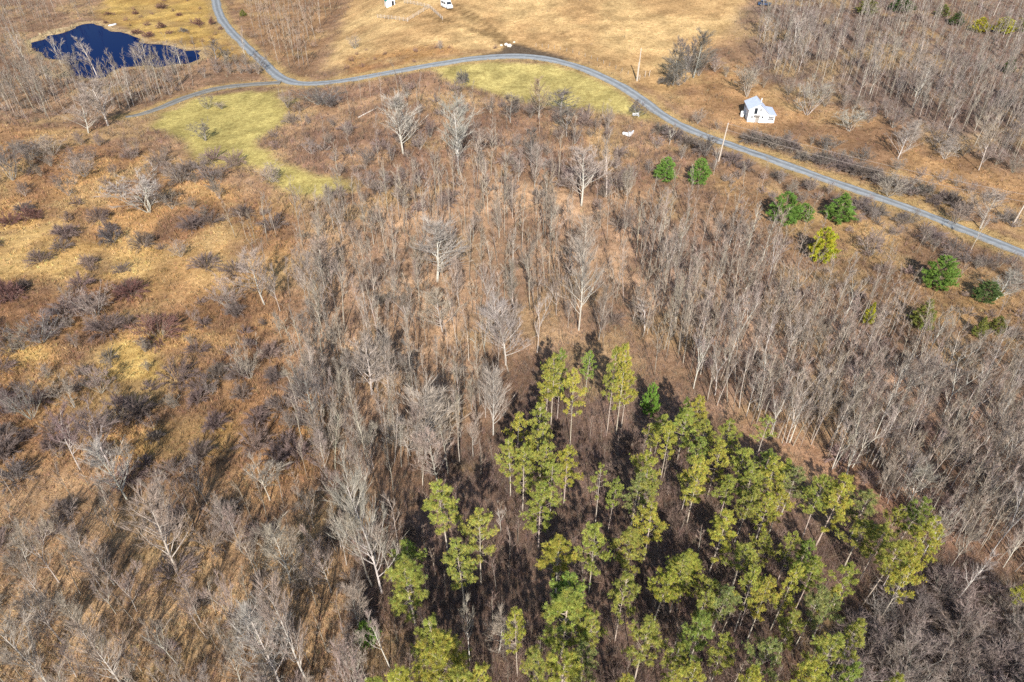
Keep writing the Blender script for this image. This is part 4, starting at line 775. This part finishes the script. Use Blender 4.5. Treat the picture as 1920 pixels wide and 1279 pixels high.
MB().add(v, f).build('hull', M_WHITE, cn); MB().tube([(-L2 * .95, 0, .44), (0, 0, .45), (L2 * .95, 0, .44)], [.035] * 3, 6).build('keel', M_GREY, cn)
p = PV(1192, 219); bn = empty('garden_bench', p, .12); tag(bn, 'white slatted bench under a dark bush beside the lawn', 'bench')
for k in range(4): MB().box(-.85, .85, -.25 + k * .13, -.15 + k * .13, .42, .46).build('slat', M_WHITE, bn)
for k in range(3): MB().box(-.85, .85, .27, .31, .55 + k * .14, .65 + k * .14).build('slat', M_WHITE, bn)
for x in (-.75, .75):
    MB().box(x - .04, x + .04, -.24, -.16, 0, .42).build('leg', M_WHITE, bn); MB().box(x - .04, x + .04, .31, .37, 0, .95).build('leg', M_WHITE, bn)
p = PV(1178, 256); lt = empty('lounge_chair', p, 1.15); tag(lt, 'white L-shaped lounge with grey hollow seat lying in brown grass', 'lounge')
MB().box(-.2, 2.7, -.65, .65, .12, .42).build('base', M_WHITE, lt); MB().box(-.2, .1, -.65, 1.5, .42, .95).build('back', M_WHITE, lt); MB().box(.11, 2.7, -.65, -.42, .42, .8).build('arm', M_WHITE, lt)
MB().box(.11, 1.1, .66, 1.5, .12, .46).build('end', M_WHITE, lt); MB().box(.3, 1.15, -.3, .45, .422, .46).build('cushion', M_GREY, lt); MB().box(1.95, 2.5, -.3, .45, .422, .47).build('cushion', M_GREY, lt)
def log(a, b, r, label):
    A_, B_ = PV(*a), PV(*b); o = empty('fallen_log', A_, 0); d = B_ - A_; tag(o, label, 'log'); MB().tube([Vector((0, 0, r)), d * .35 + Vector((0, .1, r)), d * .7 + Vector((0, -.05, r)), d + Vector((0, 0, r))], [r, r * .9, r * .75, r * .5], 7).build('trunk', plain('bare_log', (.60, .53, .45), .9, .1, .2, 3), o)
    m_ = d * .6; MB().tube([m_ + Vector((0, 0, r)), m_ + Vector((.3, .6, r + .5))], [r * .4, .02], 4).build('branch_stub', M_GREY, o)
log((1098, 1186), (1124, 1185), .13, 'pale fallen log among the pines at the bottom'); log((672, 222), (706, 204), .2, 'pale fallen trunk lying in the brush left of the big pale trees')
def snag(bx, by, ty, label):
    p = PV(bx, by); h = height_to(p, ty); o = empty('tree_stump', p, 0); tag(o, label, 'stump'); MB().tube([(0, 0, -.1), (.03, 0, h * .5), (-.02, .02, h * .85), (.06, 0, h)], [.28, .24, .2, .05], 8).build('trunk', plain('snag_wood', (.62, .5, .38), .9, .1, .2, 3), o); MB().tube([(0, 0, h * .6), (.25, -.2, h * .75)], [.08, .03], 4).build('branch_stub', M_GREY, o)
snag(861, 772, 750, 'short broken pale stump in the dark hollow left of the pines')
# utility poles and the line between them
def pole(bx, by, tx, ty, label):
    p = PV(bx, by); h = height_to(p, ty); px_ = p.x + (tx - bx) / ppm(p) * .25; o = empty('utility_pole', p, 0); tag(o, label, 'pole', 'utility poles along the road'); top = Vector((px_ - p.x, 0, h)); MB().tube([(0, 0, -.4), top * .5, top], [.17, .15, .12], 8).build('shaft', M_POLE, o)
    MB().tube([top + Vector((0, -.14, -.25)), top + Vector((0, -.14, .12))], [.05, .04], 6).build('insulator', M_WHITE, o); MB().tube([top + Vector((0, -.14, -1.5)), top + Vector((0, -.3, -1.5))], [.04, .04], 6).build('insulator', M_WHITE, o)
    return p + top
t1 = pole(1195, 152, 1197, 91, 'pale utility pole with fence posts at its foot above the road bend'); t2 = pole(1347, 303, 1364, 231, 'utility pole beside the road below the white house'); t3 = pole(1897, 424, 1920, 366, 'utility pole at the right edge of the picture')
MB().tube([PV(1193, 151) + Vector((0, -.35, -.2)), PV(1193, 151) + Vector((.1, -.35, 5.2))], [.1, .08], 8).build('brace', M_POLE, bpy.data.objects['utility_pole']).matrix_parent_inverse = bpy.data.objects['utility_pole'].matrix_world.inverted() if False else Matrix.Translation(-Vector(bpy.data.objects['utility_pole'].location))
for dz, sag, lb in ((-.02, .8, 'upper power line running right from the pole below the house'), (-1.5, .9, 'lower power line running right from the pole below the house')):
    a, b = t2 + Vector((0, -.22, dz)), t3 + Vector((0, -.22, dz)); pts = [a.lerp(b, i / 24) - Vector((0, 0, sag * 4 * (i / 24) * (1 - i / 24))) for i in range(25)]
    tag(MB().tube(pts, [.035] * 25, 4).build('power_line', M_WIRE), lb, 'wire', 'power lines')
for i, (x, y, t) in enumerate([(1199, 149, 140), (1209, 145, 133), (1217, 143, 132)]):
    p = PV(x, y); h = height_to(p, t); o = MB().tube([(0, 0, -.2), (.05, 0, h * .6), (.12 * i, 0, h)], [.09, .085, .075], 7).build('fence_post', M_POLE); o.location = p
    tag(o, ['old wooden post touching the foot of the upper pole', 'second old wooden post right of the upper pole', 'leaning old wooden post farthest right of the upper pole'][i], 'post', 'old posts by the upper pole')
# boundary posts of the hayfield
for i in range(16):
    x = 1005 + i * 11.5; y = 92 + (i / 15) ** 1.6 * 52 - 3; p = PV(x, y - 1); o = MB().tube([(0, 0, -.2), (0, 0, 1.1)], [.06, .055], 6).build('field_post', M_GREY); o.location = p
    tag(o, 'thin grey boundary post of the hayfield, ' + ['leftmost', 'second', 'third', 'fourth', 'fifth', 'sixth', 'seventh', 'eighth', 'ninth', 'tenth', 'eleventh', 'twelfth', 'thirteenth', 'fourteenth', 'fifteenth', 'rightmost'][i] + ' along the road bend', 'post', 'boundary posts of the hayfield')

# ------------------------------------------------------------------ labels: what it looks like and what it stands beside
MARKS = [(215, 95, 'pond'), (118, 120, 'pond peninsula'), (60, 85, 'pale reeds by the pond'), (320, 30, 'dry grass slope above the pond'), (330, 180, 'dark lane'), (530, 150, 'road fork'), (430, 55, 'curving road at the top'), (560, 60, 'wood above the fork'),
 (430, 230, 'left lawn'), (560, 330, 'tail of the left lawn'), (756, 288, 'left big pale tree'), (859, 320, 'middle big pale tree'), (1090, 386, 'right big pale tree'), (960, 140, 'curved lawn'), (700, 150, 'straight road left of the bend'), (735, 15, 'teal-roofed shed'), (838, 12, 'white van'),
 (955, 86, 'pale boulders'), (1196, 140, 'upper utility pole'), (1178, 250, 'white lounge'), (1281, 150, 'dark tree pair on the field edge'), (1420, 215, 'white house'), (1345, 300, 'middle utility pole'), (1247, 318, 'left of the two evergreens'), (1309, 320, 'right of the two evergreens'),
 (1480, 390, 'large bushy evergreen'), (1571, 390, 'round evergreen by the road'), (1537, 460, 'yellow-footed evergreen'), (1755, 510, 'wide green evergreen'), (1845, 545, 'dark evergreen near the right edge'), (1725, 590, 'olive evergreen'), (1625, 590, 'narrow yellow-green evergreen'), (1848, 612, 'little evergreen pair'),
 (1897, 400, 'right edge pole'), (1700, 380, 'long straight road'), (1690, 285, 'pale orchard trees'), (1850, 50, 'far evergreen row'), (1500, 90, 'far wood corner'), (1640, 120, 'far wood'), (1800, 180, 'far wood at the right edge'), (1433, 12, 'dark blue car'),
 (280, 370, 'big pale multi-stem shrub'), (80, 620, 'dark domed shrub'), (296, 615, 'russet shrub patch'), (150, 460, 'upper straw patch'), (240, 700, 'yellow straw strip'), (340, 845, 'lower straw patch'), (430, 490, 'straw patch by the wood'), (60, 300, 'left edge brush'), (470, 690, 'small tree in the meadow'),
 (150, 850, 'mauve tree cluster'), (111, 1060, 'lower left corner wood'), (332, 1040, 'tall tree of the lower left wood'), (525, 1240, 'pale tree at the bottom edge'), (240, 1240, 'bottom left corner'), (500, 930, 'reddish tree pair'), (620, 1050, 'grey trees left of the pines'), (716, 1050, 'tall pale tree left of the pines'), (693, 1190, 'small bright evergreen at the bottom'),
 (697, 700, 'grey tree in the left middle wood'), (820, 480, 'white-limbed tree'), (949, 640, 'fan-shaped tree behind the pines'), (798, 830, 'broad bare tree in the dark hollow'), (925, 760, 'upright pale tree left of the pines'), (608, 500, 'feathery tree at the meadow edge'), (1085, 520, 'tallest pale tree in the middle wood'), (1007, 600, 'thin pale trunks above the pines'), (1208, 600, 'white branching tree'), (700, 420, 'open glade in the middle wood'), (960, 450, 'sandy glade'),
 (1217, 755, 'bright green sapling behind the pines'), (1364, 640, 'leaning pale tree'), (1421, 730, 'white forked tree'), (1515, 720, 'pale tree behind the pine edge'), (1600, 820, 'pale trees on red litter'), (1724, 720, 'round grey crown in the right wood'), (1818, 760, 'white tree in the right wood'), (1700, 910, 'pale crowns above the last pines'), (1790, 1090, 'leaning pale trunks right of the pines'), (1870, 960, 'right edge wood'), (1300, 500, 'upper right wood'), (1450, 580, 'middle of the right wood'),
 (1040, 740, 'tip of the pine grove'), (1150, 750, 'twin tall pines'), (980, 860, 'left pine cluster'), (1290, 800, 'back row of pines'), (1420, 880, 'crowded pines'), (1530, 960, 'big yellow pine'), (1680, 1000, 'right end of the pines'), (1480, 1090, 'middle pines'), (1330, 1080, 'pine with a bare leaning trunk'), (1180, 950, 'grey-green pine clump'), (1100, 1050, 'round pines in the centre'), (850, 970, 'lone round pines on the left'), (790, 1110, 'broad pine on the left edge'), (1050, 1160, 'wide bottom pines'), (1240, 1200, 'pines left of the dark gap'), (1480, 1250, 'bottom right pines'), (830, 1250, 'bottom left pines'), (935, 1190, 'rounded bare tree among pines'), (1640, 1200, 'left part of the grey thicket'), (1780, 1230, 'grey thicket'), (1890, 1220, 'right end of the grey thicket')]
WORD = dict(S=('bare tree', 'tree', 'bare spreading trees'), B=('pale-barked bare tree', 'tree', 'pale-barked bare trees'), T=('slender bare tree', 'tree', 'slender bare trees'), M=('multi-stemmed bare tree', 'tree', 'multi-stemmed bare trees'), H=('bare shrub', 'shrub', 'bare shrubs'), P=('pine', 'pine', 'pines of the grove'), PS=('thin-crowned pine', 'pine', 'pines of the grove'), E=('evergreen', 'evergreen', 'dense evergreens'))
TALL = dict(S=(8, 10.5), B=(8.5, 11), T=(8.5, 11), M=(4, 5.5), H=(1.7, 2.5), P=(13, 16), PS=(13, 16), E=(5, 7))
def hue(c):
    r, g, b = c; l = (r + g + b) / 3
    if r / max(b, 1e-3) > 1.85: return 'tan'
    if l < .15: return 'dark'
    if r / max(g, 1e-3) > 1.36: return 'mauve-brown'
    return 'pale grey' if l > .29 else ('grey' if l > .2 else 'brown-grey')
from collections import defaultdict
bag = defaultdict(list)
for t in THINGS:
    nm, cat, grp = WORD[t['kind']]; t['root']['category'] = cat; t['root']['group'] = grp
    if 'label' in t: t['root']['label'] = t['label']; continue
    lo, hi = TALL[t['kind']]; size = 'short' if t['h'] < lo else ('tall' if t['h'] > hi else 'mid-sized')
    d, mx, my, mk = min((math.hypot(t['px'] - a, (t['py'] - b) * 1.3), a, b, c) for a, b, c in MARKS)
    dx, dy = t['px'] - mx, (t['py'] - my) * 1.3
    rel = 'at' if d < 14 else (('right of' if dx > 0 else 'left of') if abs(dx) > abs(dy) else ('in front of' if dy > 0 else 'behind'))
    look = t['info'] or hue(t['leaf']); bag[(size, look, nm, rel, mk)].append(t)
ORD = ['', 'second', 'third', 'fourth', 'fifth', 'sixth', 'seventh', 'eighth', 'ninth', 'tenth', 'eleventh', 'twelfth', 'thirteenth', 'fourteenth', 'fifteenth', 'sixteenth', 'seventeenth', 'eighteenth']
seen = set()
for (size, look, nm, rel, mk), lst in bag.items():
    a, b = next((a, b) for a, b, c in MARKS if c == mk); lst.sort(key=lambda t: math.hypot(t['px'] - a, (t['py'] - b) * 1.3))
    for i, t in enumerate(lst):
        tail = '' if len(lst) == 1 else (', ' + (ORD[i] + ' nearest').strip() if i < len(ORD) else ', among the farthest')
        short = nm.replace('slender bare', 'thin').replace('multi-stemmed bare', 'many-stemmed').replace('bare ', '')
        for lab in (f'{size} {look} {nm} {rel} the {mk}{tail}', f'{size} {look} {short} {rel} {mk}{tail}', f'{look} {short} {rel} {mk}{tail}', f'{size} {short} {rel} {mk}{tail}'):
            if len(lab.split()) <= 16 and lab not in seen: break
        seen.add(lab); t['root']['label'] = lab
